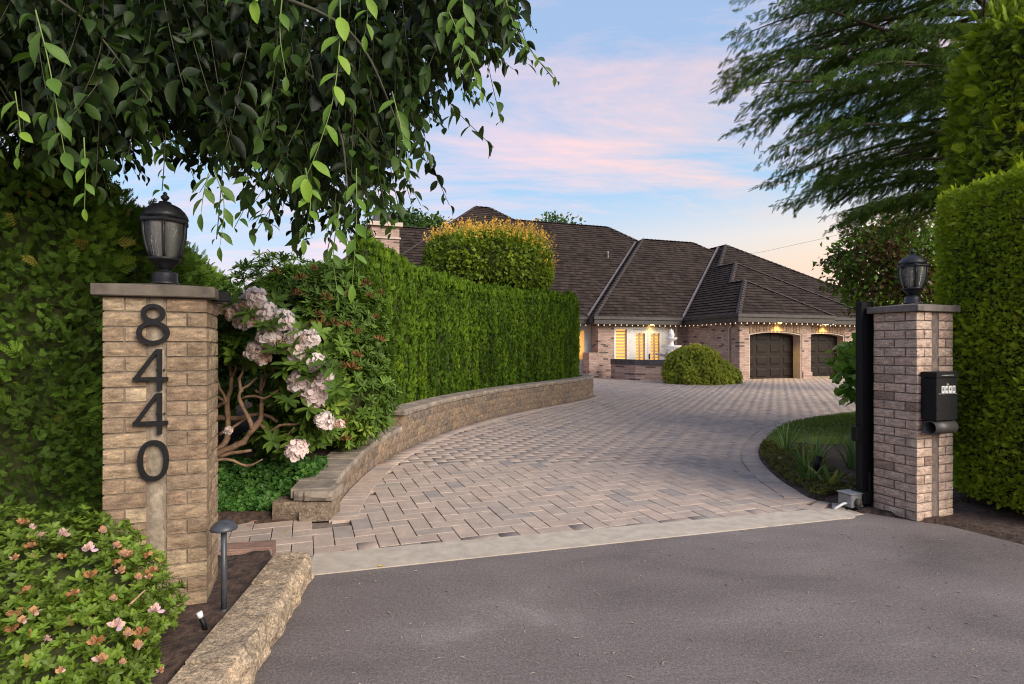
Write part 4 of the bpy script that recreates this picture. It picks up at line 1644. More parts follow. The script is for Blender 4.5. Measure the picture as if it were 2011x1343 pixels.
def ellipsoid(c, r, lump=.12, f=2.5, seed=1, nu=28, nv=16, zmin=None, power=1.0):
    v, fcs = [], []
    for j in range(nv + 1):
        th = math.pi * j / nv
        for i in range(nu):
            ph = 2 * math.pi * i / nu
            sx = math.sin(th) ** power
            cz = math.copysign(abs(math.cos(th)) ** power, math.cos(th))
            v.append((sx * math.cos(ph), sx * math.sin(ph), cz))
    for j in range(nv):
        for i in range(nu):
            a, b_ = j * nu + i, j * nu + (i + 1) % nu
            fcs += [(a, a + nu, b_ + nu), (a, b_ + nu, b_)]
    v = np.array(v)
    s = 1 + lump * n3(v * np.array(r) + np.array(c), f, seed)
    v = v * np.array(r) * s[:, None] + np.array(c)
    if zmin is not None:
        v[:, 2] = np.maximum(v[:, 2], zmin)
    return v, np.array(fcs)


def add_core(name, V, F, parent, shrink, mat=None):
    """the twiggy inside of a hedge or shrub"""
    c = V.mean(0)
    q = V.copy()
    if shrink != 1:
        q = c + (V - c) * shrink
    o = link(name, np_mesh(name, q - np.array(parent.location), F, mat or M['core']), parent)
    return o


def whorls(P, AX, L, W, per, spread, tint, T=LEAF6, droop=.15):
    """rosettes of leaves round shoot tips"""
    n = len(P)
    AX = unit(AX)
    a = unit(np.cross(AX, rng.normal(size=(n, 3))))
    b_ = np.cross(AX, a)
    out = []
    for k in range(per):
        ph = 2 * math.pi * k / per + rng.uniform(-.3, .3, n)
        sp = np.clip(rng.normal(spread, .22, n), .15, 1.75)
        rad = a * np.cos(ph)[:, None] + b_ * np.sin(ph)[:, None]
        d = AX * np.cos(sp)[:, None] + rad * np.sin(sp)[:, None]
        d[:, 2] -= droop * rng.random(n)
        nrm = AX * np.sin(sp)[:, None] - rad * np.cos(sp)[:, None] + rng.normal(0, .12, (n, 3))
        out.append(inst(T, P + AX * (.012 * rng.random(n))[:, None], d, nrm, L * rng.uniform(.7, 1.1, n), np.clip(tint + rng.normal(0, .08, n), 0, 1), W))
    return merge(out)


# ------------------------------------------------------------------ arborvitae hedge
def arbor_mesh(seed, hgt=2.65, rad=.235, n=3400):
    prof = [(.70, 0), (.95, .15), (1.0, .6), (1.0, 1.5), (.96, 2.1), (.86, 2.4), (.62, 2.56), (.25, 2.64), (.02, 2.66)]
    nu = 18
    v, f = [], []
    for r_, z in prof:
        for i in range(nu):
            a = 2 * math.pi * i / nu
            v.append((r_ * rad * math.cos(a), r_ * rad * math.sin(a), z * hgt / 2.66))
    for j in range(len(prof) - 1):
        for i in range(nu):
            a, b_ = j * nu + i, j * nu + (i + 1) % nu
            f += [(a, b_, b_ + nu), (a, b_ + nu, a + nu)]
    v, f = np.array(v), np.array(f)
    s = 1 + .20 * n3(v * np.array([5.0, 5.0, .6]), 4.0, seed)
    v[:, :2] *= s[:, None]
    P, N = tri_area_sample(v, f, n)
    D = N * .40 + np.array([0, 0, 1.0]) + rng.normal(0, .30, (n, 3))
    tn = .45 + .10 * (seed % 5 - 2) / 2 + .28 * n3(P, 6, seed + 5) + rng.normal(0, .14, n)
    fol = inst(SPRAY, P - N * (.10 * rng.random(n) ** 1.5)[:, None], D, rand_unit(n) + N, rng.uniform(.06, .12, n), tn)
    # soft new tips along the top
    m_ = 160
    a = rng.uniform(0, 6.28, m_)
    rr_ = rad * .85 * np.sqrt(rng.random(m_))
    Pt = np.stack([rr_ * np.cos(a), rr_ * np.sin(a), hgt - .10 - .35 * (rr_ / rad) ** 3], 1)
    tips = inst(SPRAY, Pt, np.array([0, 0, 1.0]) + rng.normal(0, .22, (m_, 3)), rand_unit(m_), rng.uniform(.08, .15, m_), rng.uniform(.6, 1, m_))
    V, F, t = merge([fol, tips])
    core = v.copy()
    core[:, :2] *= .62
    core[:, 2] *= .93
    return np_mesh('foliage', V, F, M['arbor'], t), np_mesh('inner_stem', core, f, M['core'])


AV = [arbor_mesh(300 + k) for k in range(5)]
s = S_STEP + .10
ORD = ['first', 'second', 'third', 'fourth', 'fifth', 'sixth', 'seventh', 'eighth', 'ninth', 'tenth', 'eleventh', 'twelfth', 'thirteenth', 'fourteenth', 'fifteenth', 'sixteenth', 'seventeenth',
       'eighteenth', 'nineteenth', 'twentieth', 'twenty-first', 'twenty-second', 'twenty-third', 'twenty-fourth', 'twenty-fifth', 'twenty-sixth', 'twenty-seventh', 'twenty-eighth', 'twenty-ninth', 'thirtieth', 'thirty-first', 'thirty-second']
spots = []
while s < WALL.L - 1.25:
    p, d = WALL.off(s, -.70)
    spots.append((p, s))
    s += .46
first = Vector((-2.62, 8.35))
for k, (p, s) in enumerate(spots):
    f = s / WALL.L
    zt = 3.30 - .23 * math.sin(min(1, (s - S_STEP) / 5) * math.pi / 2) + .34 * max(0, (s - 9) / 6.5) ** 1.0
    if k == 0:
        zt = 3.42
    zt += random.uniform(-.05, .05)
    z0 = .44
    hl = (zt - z0) / 2.66
    t = thing('arborvitae', '%s clipped arborvitae column of the tall hedge, counted from the rhododendrons' % ORD[k], 'hedge shrub', (p.x, p.y, z0), random.uniform(0, 6.28), 'arborvitae hedge above the curved wall')
    fm, cm = AV[k % 5]
    sxy = random.uniform(.93, 1.07)
    link('foliage', fm, t, scale=(sxy, sxy, hl))
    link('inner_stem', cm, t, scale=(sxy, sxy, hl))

# ------------------------------------------------------------------ clipped and loose hedges
def hedge_solid(poly, z0, z1, r=.25, inset_base=0.0, step=.12, amp=.03, seed=3, f=3.0):
    """rounded prism over a plan polygon (counter-clockwise)"""
    P = [Vector(p) for p in poly]
    ring_ = []
    for a, b_ in zip(P, P[1:] + P[:1]):
        n = max(1, int((b_ - a).length / step))
        for k in range(n):
            ring_.append(a.lerp(b_, k / n))
    for _ in range(3):
        ring_ = [(ring_[i - 1] + ring_[i] * 2 + ring_[(i + 1) % len(ring_)]) / 4 for i in range(len(ring_))]
    n = len(ring_)
    cen = sum(ring_, Vector((0, 0))) / n
    nrm = []
    for i in range(n):
        d = ring_[(i + 1) % n] - ring_[i - 1]
        nrm.append(Vector((d.y, -d.x)).normalized())
    rows = []
    nz = max(3, int((z1 - r - z0) / step))
    for k in range(nz + 1):
        z = z0 + (z1 - r - z0) * k / nz
        rows.append((z, inset_base * max(0, 1 - (z - z0) / .8)))
    for k in range(1, 6):
        a = math.pi / 2 * k / 5
        rows.append((z1 - r + r * math.sin(a), r * (1 - math.cos(a))))
    v = []
    for z, o_ in rows:
        for i in range(n):
            q = ring_[i] - nrm[i] * o_
            v.append((q.x, q.y, z))
    last = rows[-1][1]
    for fr_ in (.7, .4, .0):
        for i in range(n):
            q = cen + (ring_[i] - nrm[i] * last - cen) * fr_
            v.append((q.x, q.y, z1 + .02 * (1 - fr_)))
    nr_ = len(rows) + 3
    fcs = []
    for j in range(nr_ - 1):
        for i in range(n):
            a, b_ = j * n + i, j * n + (i + 1) % n
            fcs += [(a, b_, b_ + n), (a, b_ + n, a + n)]
    v = np.array(v)
    N = np.tile(np.array([(q.x, q.y, 0) for q in nrm]), (nr_, 1))
    v = v + N * (amp * n3(v, f, seed))[:, None]
    return v, np.array(fcs)


def visible_only(P, N, keep_back=.0):
    """drop sprays whose surface faces well away from the street side"""
    to = np.array([0, 0, 1.57]) - P
    return (unit(to) * N).sum(1) > -.25


def hedge(name, label, poly, z0, z1, dens, T, size, mat, loc, updir, jitter, r=.25, inset=.0, amp=.03, seed=3, f=3.0, tint0=.5, clump=.25, depth=.05, core_in=.08, group=None, cull=True):
    t = thing(name, label, 'hedge', loc, group=group)
    v, fc = hedge_solid(poly, z0, z1, r, inset, amp=amp, seed=seed, f=f)
    ar = np.linalg.norm(np.cross(v[fc[:, 1]] - v[fc[:, 0]], v[fc[:, 2]] - v[fc[:, 0]]), axis=1).sum() / 2
    n = int(ar * dens)
    P, N = tri_area_sample(v, fc, n)
    if cull:
        k = visible_only(P, N)
        P, N = P[k], N[k]
        n = len(P)
    P = P - N * (depth * rng.random(n))[:, None]
    D = N * .8 + np.array(updir) + rng.normal(0, jitter, (n, 3))
    tn = tint0 + clump * n3(P, 5, seed + 9) + rng.normal(0, .13, n)
    S = rng.uniform(size[0], size[1], n)
    k = rng.random(n) < .035                 # stray shoots that escaped the shears
    m_ = int(k.sum())
    stray = inst(SPRAY, P[k] + N[k] * depth * .3, N[k] + np.array([0, 0, .5]) + rng.normal(0, .4, (m_, 3)), rand_unit(m_), rng.uniform(size[1], size[1] * 1.7, m_), np.clip(tn[k] + .2, 0, .97))
    foliage('foliage', [inst(T, P, D, N * .8 + rand_unit(n), S, tn), stray], mat, t)
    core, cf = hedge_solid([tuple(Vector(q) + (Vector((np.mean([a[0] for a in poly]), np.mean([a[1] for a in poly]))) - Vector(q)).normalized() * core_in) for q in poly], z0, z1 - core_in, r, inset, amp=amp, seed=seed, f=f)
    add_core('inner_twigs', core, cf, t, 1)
    return t


# dark loose cedar hedge behind the numbered pillar
q0 = Vector((-2.66, 3.62))
hv = [q0, q0 + GV * 9.0, q0 + GV * 9.0 - GU * 1.6, q0 - GU * 3.2 + GV * .3, q0 - GU * 3.2]
hedge('cedar_hedge', 'deep green loose cedar hedge running back behind the numbered pillar', [tuple(q) for q in hv], .1, 2.86, 1700, SPRAY, (.040, .090), M['cedar_near'], (q0.x - .6, q0.y + 1, .1), (0, 0, .35), .5, r=.35, inset=.0, amp=.10, seed=12, f=3.2, tint0=.42, clump=.30, depth=.20, core_in=.24)

# clipped hedge by the mailbox, tall one behind it
hp = [(4.98, 6.5), (4.31, 5.80), (4.38, 4.85), (4.55, 4.60), (6.8, 4.60), (6.8, 6.5)]
hedge('clipped_hedge', 'bright smoothly clipped yellow-green hedge beside the mailbox pillar', hp, .12, 3.14, 4200, SPRAY_S, (.026, .056), M['clipped'], (5.3, 5.2, .05), (0, 0, .15), .6, r=.11, inset=.14, amp=.020, seed=22, f=4, tint0=.52, clump=.22, depth=.06, core_in=.11)
hp = [(7.5, 9.6), (6.30, 8.2), (6.12, 7.6), (7.2, 6.7), (11.5, 6.7), (11.5, 9.6)]
hedge('tall_hedge', 'coarse taller green hedge rising behind the clipped hedge', hp, .12, 6.3, 620, SPRAY, (.07, .15), M['clipped'], (8, 7.8, .05), (0, 0, -.1), .55, r=.8, amp=.10, seed=33, f=2.6, tint0=.28, clump=.25, depth=.16, core_in=.22)


# ------------------------------------------------------------------ rhododendrons
def petal_ball(seed, r_, tlo, thi, n=120):
    P = rand_unit(n)
    P[:, 2] = np.abs(P[:, 2]) * 1.0 - .35
    P = unit(P)
    c = P * r_ * rng.uniform(.55, .9, n)[:, None]
    D = P * rng.uniform(0, 1, n)[:, None] + rng.normal(0, .75, (n, 3))
    return inst(LEAF6, c - unit(D) * (r_ * .22), D, rand_unit(n) * .6 + P, r_ * rng.uniform(.42, .62, n), rng.uniform(tlo, thi, n), 1.15)


def blob_surface(c, r, n, seed, lump=.16, f=2.4, low=-.75):
    v, fc = ellipsoid(c, r, lump, f, seed)
    P, N = tri_area_sample(v, fc, n)
    N = unit((P - np.array(c)) / np.array(r) ** 2)
    return v, fc, P, N


rh = thing('rhododendron', 'large rhododendron with rusty spent flower heads, before the tall hedge', 'shrub', (-2.75, 7.3, .25))
parts = []
for (c, r, n) in (((-2.55, 7.25, 1.55), (.98, .95, 1.12), 2600), ((-3.15, 7.9, 1.75), (1.05, .9, 1.05), 1300), ((-2.05, 7.0, 1.0), (.60, .75, .62), 800)):
    v, fc, P, N = blob_surface(c, r, n, int(n), .17, 2.6)
    k = P[:, 2] > .32
    P, N = P[k], N[k]
    P = P - N * (rng.random(len(P)) ** 1.6 * .28)[:, None]
    ax = N * .7 + np.array([0, 0, .55]) + rng.normal(0, .25, (len(P), 3))
    tn = .45 + .22 * n3(P, 4, 8) + rng.normal(0, .12, len(P)) + .12 * (rng.random(len(P)) > .85)
    parts.append(whorls(P, ax, .118, .25, 9, 1.05, tn))
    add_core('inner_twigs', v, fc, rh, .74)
foliage('leaves', parts, M['rhodo'], rh)
spent = []
mb = MB()
sp_me = []
for k in range(3):
    n = 26
    d = unit(rand_unit(n) + np.array([0, -.2, .9]))
    V, F, t_ = inst(LEAF2, d * .02, d, rand_unit(n), rng.uniform(.05, .085, n), rng.random(n), .28)
    sp_me.append(np_mesh('spent_flower_head', V, F, M['spent'], t_))
for (px, py, D) in ((540, 535, 6.55), (615, 530, 6.45), (557, 588, 6.3), (585, 580, 6.3), (525, 590, 6.2), (685, 580, 6.5), (725, 582, 6.6), (750, 578, 6.7), (625, 620, 6.2), (612, 640, 6.15), (680, 640, 6.3), (700, 655, 6.35), (738, 625, 6.6), (745, 670, 6.55),
                    (672, 722, 6.2), (690, 725, 6.2), (640, 585, 6.3), (655, 638, 6.25), (630, 642, 6.2), (590, 548, 6.4), (668, 830, 6.15), (655, 860, 6.1), (680, 865, 6.2), (720, 560, 6.7), (700, 700, 6.3)):
    o = link('spent_flower_head', sp_me[random.randrange(3)], rh, at(px, py, D - .12) - rh.location, random.uniform(0, 6.28), scale=[random.uniform(.7, 1.15)] * 3)
mb = MB()
for k in range(9):
    a = k * .7
    e = Vector((.75 * math.cos(a), .65 * math.sin(a), random.uniform(.8, 1.6)))
    mb.tube([(0, 0, 0), e * .4 + Vector((.05, .02, .1)), e], [.035, .024, .010], 6)
mb.build('stems', M['rhodo_bark'], rh)

# the pink flowering one beside the pillar: bare sinuous limbs, leaves and trusses on the right and top
rp = thing('rhododendron', 'pink flowering rhododendron with bare twisting limbs beside the numbered pillar', 'shrub', (-2.75, 5.95, .12))
RO = Vector(rp.location)


def limb(pts, r0, r1, n=7, name='limb'):
    P = catmull([p - RO for p in pts], .06)
    m_ = len(P)
    P = [p + Vector(rng.normal(0, r0 * .16, 3)) for p in P]
    MB().tube(P, [(r0 + (r1 - r0) * i / (m_ - 1)) * random.uniform(.84, 1.2) for i in range(m_)], n).build(name, M['rhodo_bark'], rp)


def zz(x, y, D):
    """from the enlarged view of this shrub"""
    return at(400 + x / 3.3575, 550 + y / 3.3575, D)


limb([zz(40, 1190, 5.75), zz(120, 1130, 5.7), zz(230, 1085, 5.65), zz(310, 1000, 5.6), zz(370, 920, 5.6), zz(385, 800, 5.7), zz(370, 700, 5.75), zz(390, 620, 5.8)], .036, .018)
limb([zz(40, 920, 5.9), zz(110, 905, 5.85), zz(220, 915, 5.8), zz(300, 890, 5.75), zz(400, 890, 5.7), zz(480, 930, 5.65)], .030, .014)
limb([zz(60, 1130, 5.8), zz(140, 1080, 5.8), zz(160, 950, 5.8), zz(155, 800, 5.8), zz(185, 640, 5.8), zz(150, 500, 5.85), zz(125, 370, 5.9)], .030, .014)
limb([zz(60, 850, 5.85), zz(110, 820, 5.8), zz(150, 790, 5.75), zz(110, 720, 5.8), zz(85, 640, 5.85)], .020, .012)
limb([zz(320, 980, 5.58), zz(290, 900, 5.56), zz(245, 800, 5.55), zz(235, 740, 5.55), zz(300, 690, 5.6), zz(350, 640, 5.65)], .024, .013)
limb([zz(245, 740, 5.56), zz(235, 650, 5.58), zz(265, 580, 5.6), zz(245, 480, 5.7)], .018, .010)
limb([zz(90, 1170, 5.68), zz(180, 1140, 5.66), zz(310, 1125, 5.6)], .022, .012)
limb([zz(40, 1200, 5.6), zz(160, 1180, 5.58), zz(280, 1225, 5.55), zz(390, 1185, 5.5)], .016, .009)
limb([zz(370, 950, 5.6), zz(440, 1000, 5.55), zz(500, 955, 5.5), zz(640, 945, 5.5), zz(710, 895, 5.5)], .016, .008)
limb([zz(480, 1080, 5.5), zz(540, 1030, 5.5), zz(600, 970, 5.5)], .011, .007)
limb([zz(100, 1020, 5.7), zz(210, 960, 5.68), zz(300, 890, 5.66)], .018, .010)
limb([zz(340, 720, 5.7), zz(370, 740, 5.7), zz(410, 650, 5.75), zz(390, 560, 5.8)], .014, .008)
limb([zz(155, 800, 5.78), zz(75, 760, 5.8), zz(60, 700, 5.85)], .018, .012)
limb([zz(240, 780, 5.56), zz(330, 760, 5.55), zz(400, 780, 5.5), zz(500, 720, 5.5)], .013, .007)
limb([zz(185, 640, 5.8), zz(215, 580, 5.78), zz(190, 470, 5.8), zz(230, 380, 5.8)], .016, .009)
limb([zz(530, 760, 5.6), zz(480, 640, 5.7), zz(420, 500, 5.8), zz(350, 420, 5.85)], .014, .009)
parts = []
whp, wha = [], []
spec = [((150, 190), 110, 60, 26), ((420, 220), 160, 90, 34), ((560, 400), 170, 90, 46), ((700, 520), 120, 110, 40), ((760, 700), 110, 140, 44), ((560, 640), 90, 90, 26), ((560, 780), 60, 40, 10), ((560, 800), 90, 60, 14), ((840, 760), 90, 100, 26), ((180, 380), 110, 120, 34), ((200, 470), 90, 90, 20),
        ((420, 1040), 80, 50, 10), ((800, 900), 120, 80, 26), ((380, 1140), 60, 50, 8), ((600, 1100), 90, 60, 12), ((700, 1000), 150, 80, 28), ((350, 480), 150, 80, 22), ((150, 800), 120, 240, 26), ((330, 780), 140, 200, 22)]
for (cx_, cy_), sx, sy, n in spec:
    x = rng.normal(cx_, sx * .55, n)
    y = rng.normal(cy_, sy * .55, n)
    back = cy_ > 700 and cx_ < 400
    D = (rng.uniform(6.05, 6.35, n) if back else rng.uniform(5.45, 5.95, n))
    for i in range(n):
        whp.append(zz(x[i], y[i], D[i]))
        wha.append((rng.normal(0.1, .45), -.55 + rng.normal(0, .3), .6 + rng.normal(0, .3)))
whp, wha = np.array(whp), np.array(wha)
for (x, y) in ((460, 300), (590, 440), (560, 560), (690, 480), (545, 600), (560, 800), (640, 560), (850, 580), (870, 720), (700, 640), (200, 150), (300, 220), (120, 130), (700, 850), (470, 470), (790, 560), (640, 330), (400, 300)):
    whp = np.vstack([whp, np.array(zz(x, y, 5.22))[None]])
    wha = np.vstack([wha, np.array([[rng.normal(0, .2), -.5, .8]])])
foliage('leaves', whorls(whp, wha, .155, .36, 8, 1.2, np.clip(rng.normal(.45, .2, len(whp)), 0, .95), droop=.3), M['rhodo'], rp)
tr = [np_mesh('flower_truss', *(lambda q: (q[0], q[1], M['petal'], q[2]))(petal_ball(k, .102, lo, hi))) for k, (lo, hi) in enumerate(((.55, 1), (.45, .9), (.7, 1), (.05, 1.0), (.0, .5), (.5, .8)))]
for (x, y, k, s_) in ((330, 120, 0, 1.15), (405, 205, 2, 1.05), (255, 160, 3, .85), (350, 185, 3, .9), (195, 225, 4, .8), (260, 270, 3, .85), (315, 275, 4, .75), (525, 265, 2, 1.1), (430, 375, 0, 1.2), (500, 420, 3, 1.0), (595, 380, 2, .95), (690, 395, 0, 1.05), (640, 475, 1, 1.25),
                      (350, 470, 3, 1.0), (395, 515, 4, .8), (735, 545, 2, 1.0), (630, 675, 5, 1.2), (775, 690, 5, 1.1), (730, 765, 5, 1.2), (805, 630, 2, .85), (795, 930, 2, .95), (615, 1120, 5, 1.1), (120, 185, 4, .7), (165, 990, 3, .4), (900, 950, 4, .5), (70, 110, 2, .6)):
    link('flower_truss', tr[k], rp, zz(x, y, 5.32) - RO, random.uniform(0, 6.28), scale=[s_] * 3, rot=(R(55) + random.uniform(-.3, .3), random.uniform(-.3, .3), random.uniform(-.4, .4)))

# ground cover in front of the rhododendrons
n = 2600
px = rng.uniform(428, 640, n)
D = rng.uniform(5.25, 6.3, n)
X = (px - 1005.5) / 1117 * D
ok = (X < -1.98)
X, D = X[ok], D[ok]
n = len(X)
Z = .06 + .30 * np.clip((D - 5.2) / .5, 0.05, 1) * rng.random(n) ** .6
P = np.stack([X, D, Z], 1)
gc = whorls(P, np.array([0, -.5, .9]) + rng.normal(0, .3, (n, 3)), .046, .75, 5, 1.15, rng.normal(.5, .22, n))
V, F, t_ = gc
o = link('ground_cover', np_mesh('ground_cover', V, F, M['cover'], t_))
setprops(o, 'low dark green leafy ground cover under the pink rhododendron', 'ground cover', kind='stuff')

# ------------------------------------------------------------------ azalea
az = thing('azalea', 'low azalea bush with faded orange and pink flowers at the foot of the numbered pillar', 'shrub', (-2.0, 2.45, .15))
parts, fl = [], []
for (c, r, n) in (((-2.10, 2.55, .40), (.52, .42, .42), 2300), ((-1.87, 2.28, .26), (.38, .34, .31), 1400), ((-2.5, 2.4, .36), (.5, .5, .44), 1200)):
    v, fc, P, N = blob_surface(c, r, n, n, .16, 6)
    P = P - N * (rng.random(n) ** 1.4 * .13)[:, None]
    k = P[:, 2] > .17
    P, N = P[k], N[k]
    n = len(P)
    ax = N * .55 + np.array([0, -.05, .7]) + rng.normal(0, .3, (n, 3))
    tn = .45 + .2 * n3(P, 9, 4) + rng.normal(0, .16, n)
    parts.append(whorls(P, ax, .037, .42, 7, 1.0, np.clip(tn, 0, .98)))
    add_core('inner_twigs', v, fc, az, .66)
foliage('leaves', parts, M['azalea'], az)
wm = []
for k, (lo, hi) in enumerate(((.0, .6), (.3, .85), (.75, 1.0))):
    n = 13
    d = unit(rand_unit(n) + np.array([0, -.2, .8]))
    V, F, t_ = inst(LEAF6, d * .004, d, rand_unit(n), rng.uniform(.022, .040, n), rng.uniform(lo, hi, n), .7)
    wm.append(np_mesh('faded_flower', V, F, M['wilted'], t_))
for k in range(85):
    c, r = (((-2.05, 2.55, .40), (.52, .42, .42)), ((-1.80, 2.28, .26), (.38, .34, .31)))[k % 3 == 2]
    d = rand_unit(1)[0]
    d[1] = -abs(d[1]) * .9
    d[2] = abs(d[2])
    d /= np.linalg.norm(d)
    q = np.array(c) + d * np.array(r) * 1.03
    link('faded_flower', wm[random.choice((0, 0, 1, 1, 1, 2))], az, Vector(q) - az.location, random.uniform(0, 6.28), scale=[random.uniform(.55, .95)] * 3)
mb = MB()
for k in range(16):
    a = k * 1.9
    e = Vector((.42 * math.cos(a), .36 * math.sin(a), random.uniform(.2, .5)))
    mb.tube([(.1 * math.cos(a), .1 * math.sin(a), 0), e * .6 + Vector((.03, .0, .02)), e], [.010, .007, .003], 5)
mb.build('stems', M['rhodo_bark'], az)


# ------------------------------------------------------------------ cherry tree over the entrance
ct = thing('cherry_tree', 'overhanging leafy cherry tree whose hanging twigs fill the upper corner above the numbered pillar', 'tree', (-5.4, 3.3, .1))
CO = Vector(ct.location)
mb = MB()
mb.tube([(0, 0, -.1), (.05, .05, .8), (.12, .02, 1.8), (.3, .0, 2.8)], [.24, .19, .17, .15], 12)
mb.build('trunk', M['bark'], ct)
for e in ((2.3, -.6, 3.7), (3.6, .2, 3.9), (4.6, .6, 4.1), (2.6, 1.6, 4.2), (3.9, -1.1, 3.9), (1.2, 1.2, 4.6), (.9, -1.6, 4.2), (5.3, .3, 4.2)):
    e = Vector(e)
    P = catmull([Vector((.3, 0, 2.75)), Vector((.3, 0, 2.75)).lerp(e, .35) + Vector((0, 0, .45)), e], .25)
    MB().tube(P, [.10 - .085 * i / (len(P) - 1) for i in range(len(P))], 7).build('limb', M['bark'], ct)
LOWX = [-400, 0, 60, 130, 190, 230, 300, 345, 400, 440, 480, 520, 560, 600, 640, 690, 730, 770, 800, 830, 870, 910, 940, 965, 1000, 1030]
LOWY = [290, 290, 330, 370, 375, 285, 300, 280, 330, 345, 330, 395, 380, 455, 480, 430, 430, 390, 310, 230, 185, 175, 150, 95, 55, 0]
LP, LD, LN, LS, LT = [], [], [], [], []
tw = MB()


def hang(x, y, zt, zl, sway, tint, spacing=.040, L=.118, r=.0022, objs=False):
    n = max(3, int((zt - zl) / spacing))
    a0 = random.uniform(0, 6.28)
    pts = []
    for i in range(n + 1):
        f_ = i / n
        pts.append(Vector((x + sway[0] * f_ ** 1.5, y + sway[1] * f_ ** 1.5, zt + (zl - zt) * f_)))
    tw.tube([p - CO for p in pts[::3] + [pts[-1]]], r, 3, cap=False)
    for i in range(1, n + 1):
        a0 += 2.4 + random.uniform(-.5, .5)
        out = Vector((math.cos(a0), math.sin(a0), 0))
        d = out * random.uniform(.35, 1.2) + Vector((0, 0, -random.uniform(.25, 1.1)))
        nn = out * .75 + Vector((0, 0, .6)) + Vector(rng.normal(0, .55, 3))
        LP.append(pts[i] + out * .006)
        LD.append(d)
        LN.append(nn)
        LS.append(L * random.uniform(.6, 1.12) * (1 if i < n - 1 else .7))
        LT.append(tint + random.gauss(0, .12) + (.12 if i > n - 3 else 0))


for k in range(700):
    px = random.uniform(-330, 985)
    Y = random.uniform(2.75, 4.7)
    yl = float(np.interp(px, LOWX, LOWY))
    short = random.random()
    yl -= (0 if short < .30 else random.uniform(10, 190)) + random.gauss(0, 10)
    x = (px - 1005.5) / 1117 * Y
    zl = 1.57 + (683 - yl) / 1117 * Y
    ln = random.uniform(.45, 1.25)
    hang(x, Y, zl + ln, zl, (random.gauss(0, .20), random.gauss(0, .20)), .36 if short < .30 and Y < 3.6 else .10)  # inner and rear twigs get near-black leaves: canopy shade put into the colour
# the twig that reaches out to the right, and a few single long ones
for (a, b_, D) in (((985, -20), (1092, 160), 2.9), ((955, -60), (915, 190), 2.9), ((700, 250), (785, 330), 2.8), ((440, 250), (425, 470), 2.9), ((545, 300), (522, 455), 3.0), ((325, 260), (318, 375), 2.9), ((660, 380), (640, 505), 2.75), ((740, 300), (762, 430), 2.8)):
    p0, p1 = at(a[0], a[1], D), at(b_[0], b_[1], D)
    hang(p0.x, D, p0.z, p1.z, (p1.x - p0.x, 0), .5, .036, .075, .003)
# upper crown, above and around the frame's top
n = 16000
P = np.stack([rng.uniform(-6.0, .3, n), rng.uniform(2.7, 5.2, n), rng.uniform(3.1, 4.9, n)], 1)
yy = 683 - (P[:, 2] - 1.57) / P[:, 1] * 1117
xx = 1005.5 + P[:, 0] / P[:, 1] * 1117
low = np.interp(xx, LOWX, LOWY)
P = P[(yy < low - 40) & (xx < 1010 - yy * .2) & (yy > -130)]
n = len(P)
up = inst(LEAF2, P, rng.normal(0, .6, (n, 3)) + np.array([0, 0, -.7]), rand_unit(n) + np.array([0, 0, 1.0]), rng.uniform(.08, .13, n), rng.normal(.08, .10, n), .6)  # low tint paints the upper crown's leaves as if shaded
LP, LD, LN, LS, LT = np.array(LP), np.array(LD), np.array(LN), np.array(LS), np.clip(np.array(LT), 0, 1)
LEAFC = (LEAF8[0] * np.array([1, 1, 2.6]), LEAF8[1])
h_ = rng.random(len(LP)) < .4
LS = LS * rng.choice([.7, .9, 1.0, 1.15], len(LS))
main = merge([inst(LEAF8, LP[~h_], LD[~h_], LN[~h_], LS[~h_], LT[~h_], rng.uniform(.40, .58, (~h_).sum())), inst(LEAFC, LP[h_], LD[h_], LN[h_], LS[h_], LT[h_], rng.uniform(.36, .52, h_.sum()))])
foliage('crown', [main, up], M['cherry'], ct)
tw.build('twigs', M['twig'], ct)
for k in range(26):
    px, Y = random.uniform(0, 880), random.uniform(2.6, 4.4)
    yl = float(np.interp(px, LOWX, LOWY))
    e = at(px, yl - random.uniform(30, 140), Y)
    s0 = e + Vector((random.uniform(-1.2, -.4), random.uniform(-.2, .5), random.uniform(.5, .9)))
    md = s0.lerp(e, .55) + Vector((.1, 0, .16))
    P_ = catmull([s0 - CO, md - CO, e - CO], .08)
    MB().tube(P_, [.012 - .009 * i / (len(P_) - 1) for i in range(len(P_))], 5, cap=False).build('branch', M['twig'], ct)
# nearest shoots: each leaf its own piece
leafm = []
for k in range(8):
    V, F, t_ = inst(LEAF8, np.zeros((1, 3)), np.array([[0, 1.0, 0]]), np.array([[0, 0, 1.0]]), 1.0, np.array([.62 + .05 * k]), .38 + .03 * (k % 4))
    V = V + rng.normal(0, .008, V.shape)
    leafm.append(np_mesh('leaf', V, F, M['cherry'], t_, True))


def put_leaf(p, d, nn, L, k):
    d = Vector(d).normalized()
    x = d.cross(Vector(nn)).normalized()
    z = x.cross(d)
    from mathutils import Matrix
    rot = Matrix((x, d, z)).transposed().to_euler()
    link('leaf', leafm[k], ct, Vector(p) - CO, scale=(L, L, L), rot=rot)


M['shoot'] = flat_mat('green_shoot', (.14, .20, .04), .6)


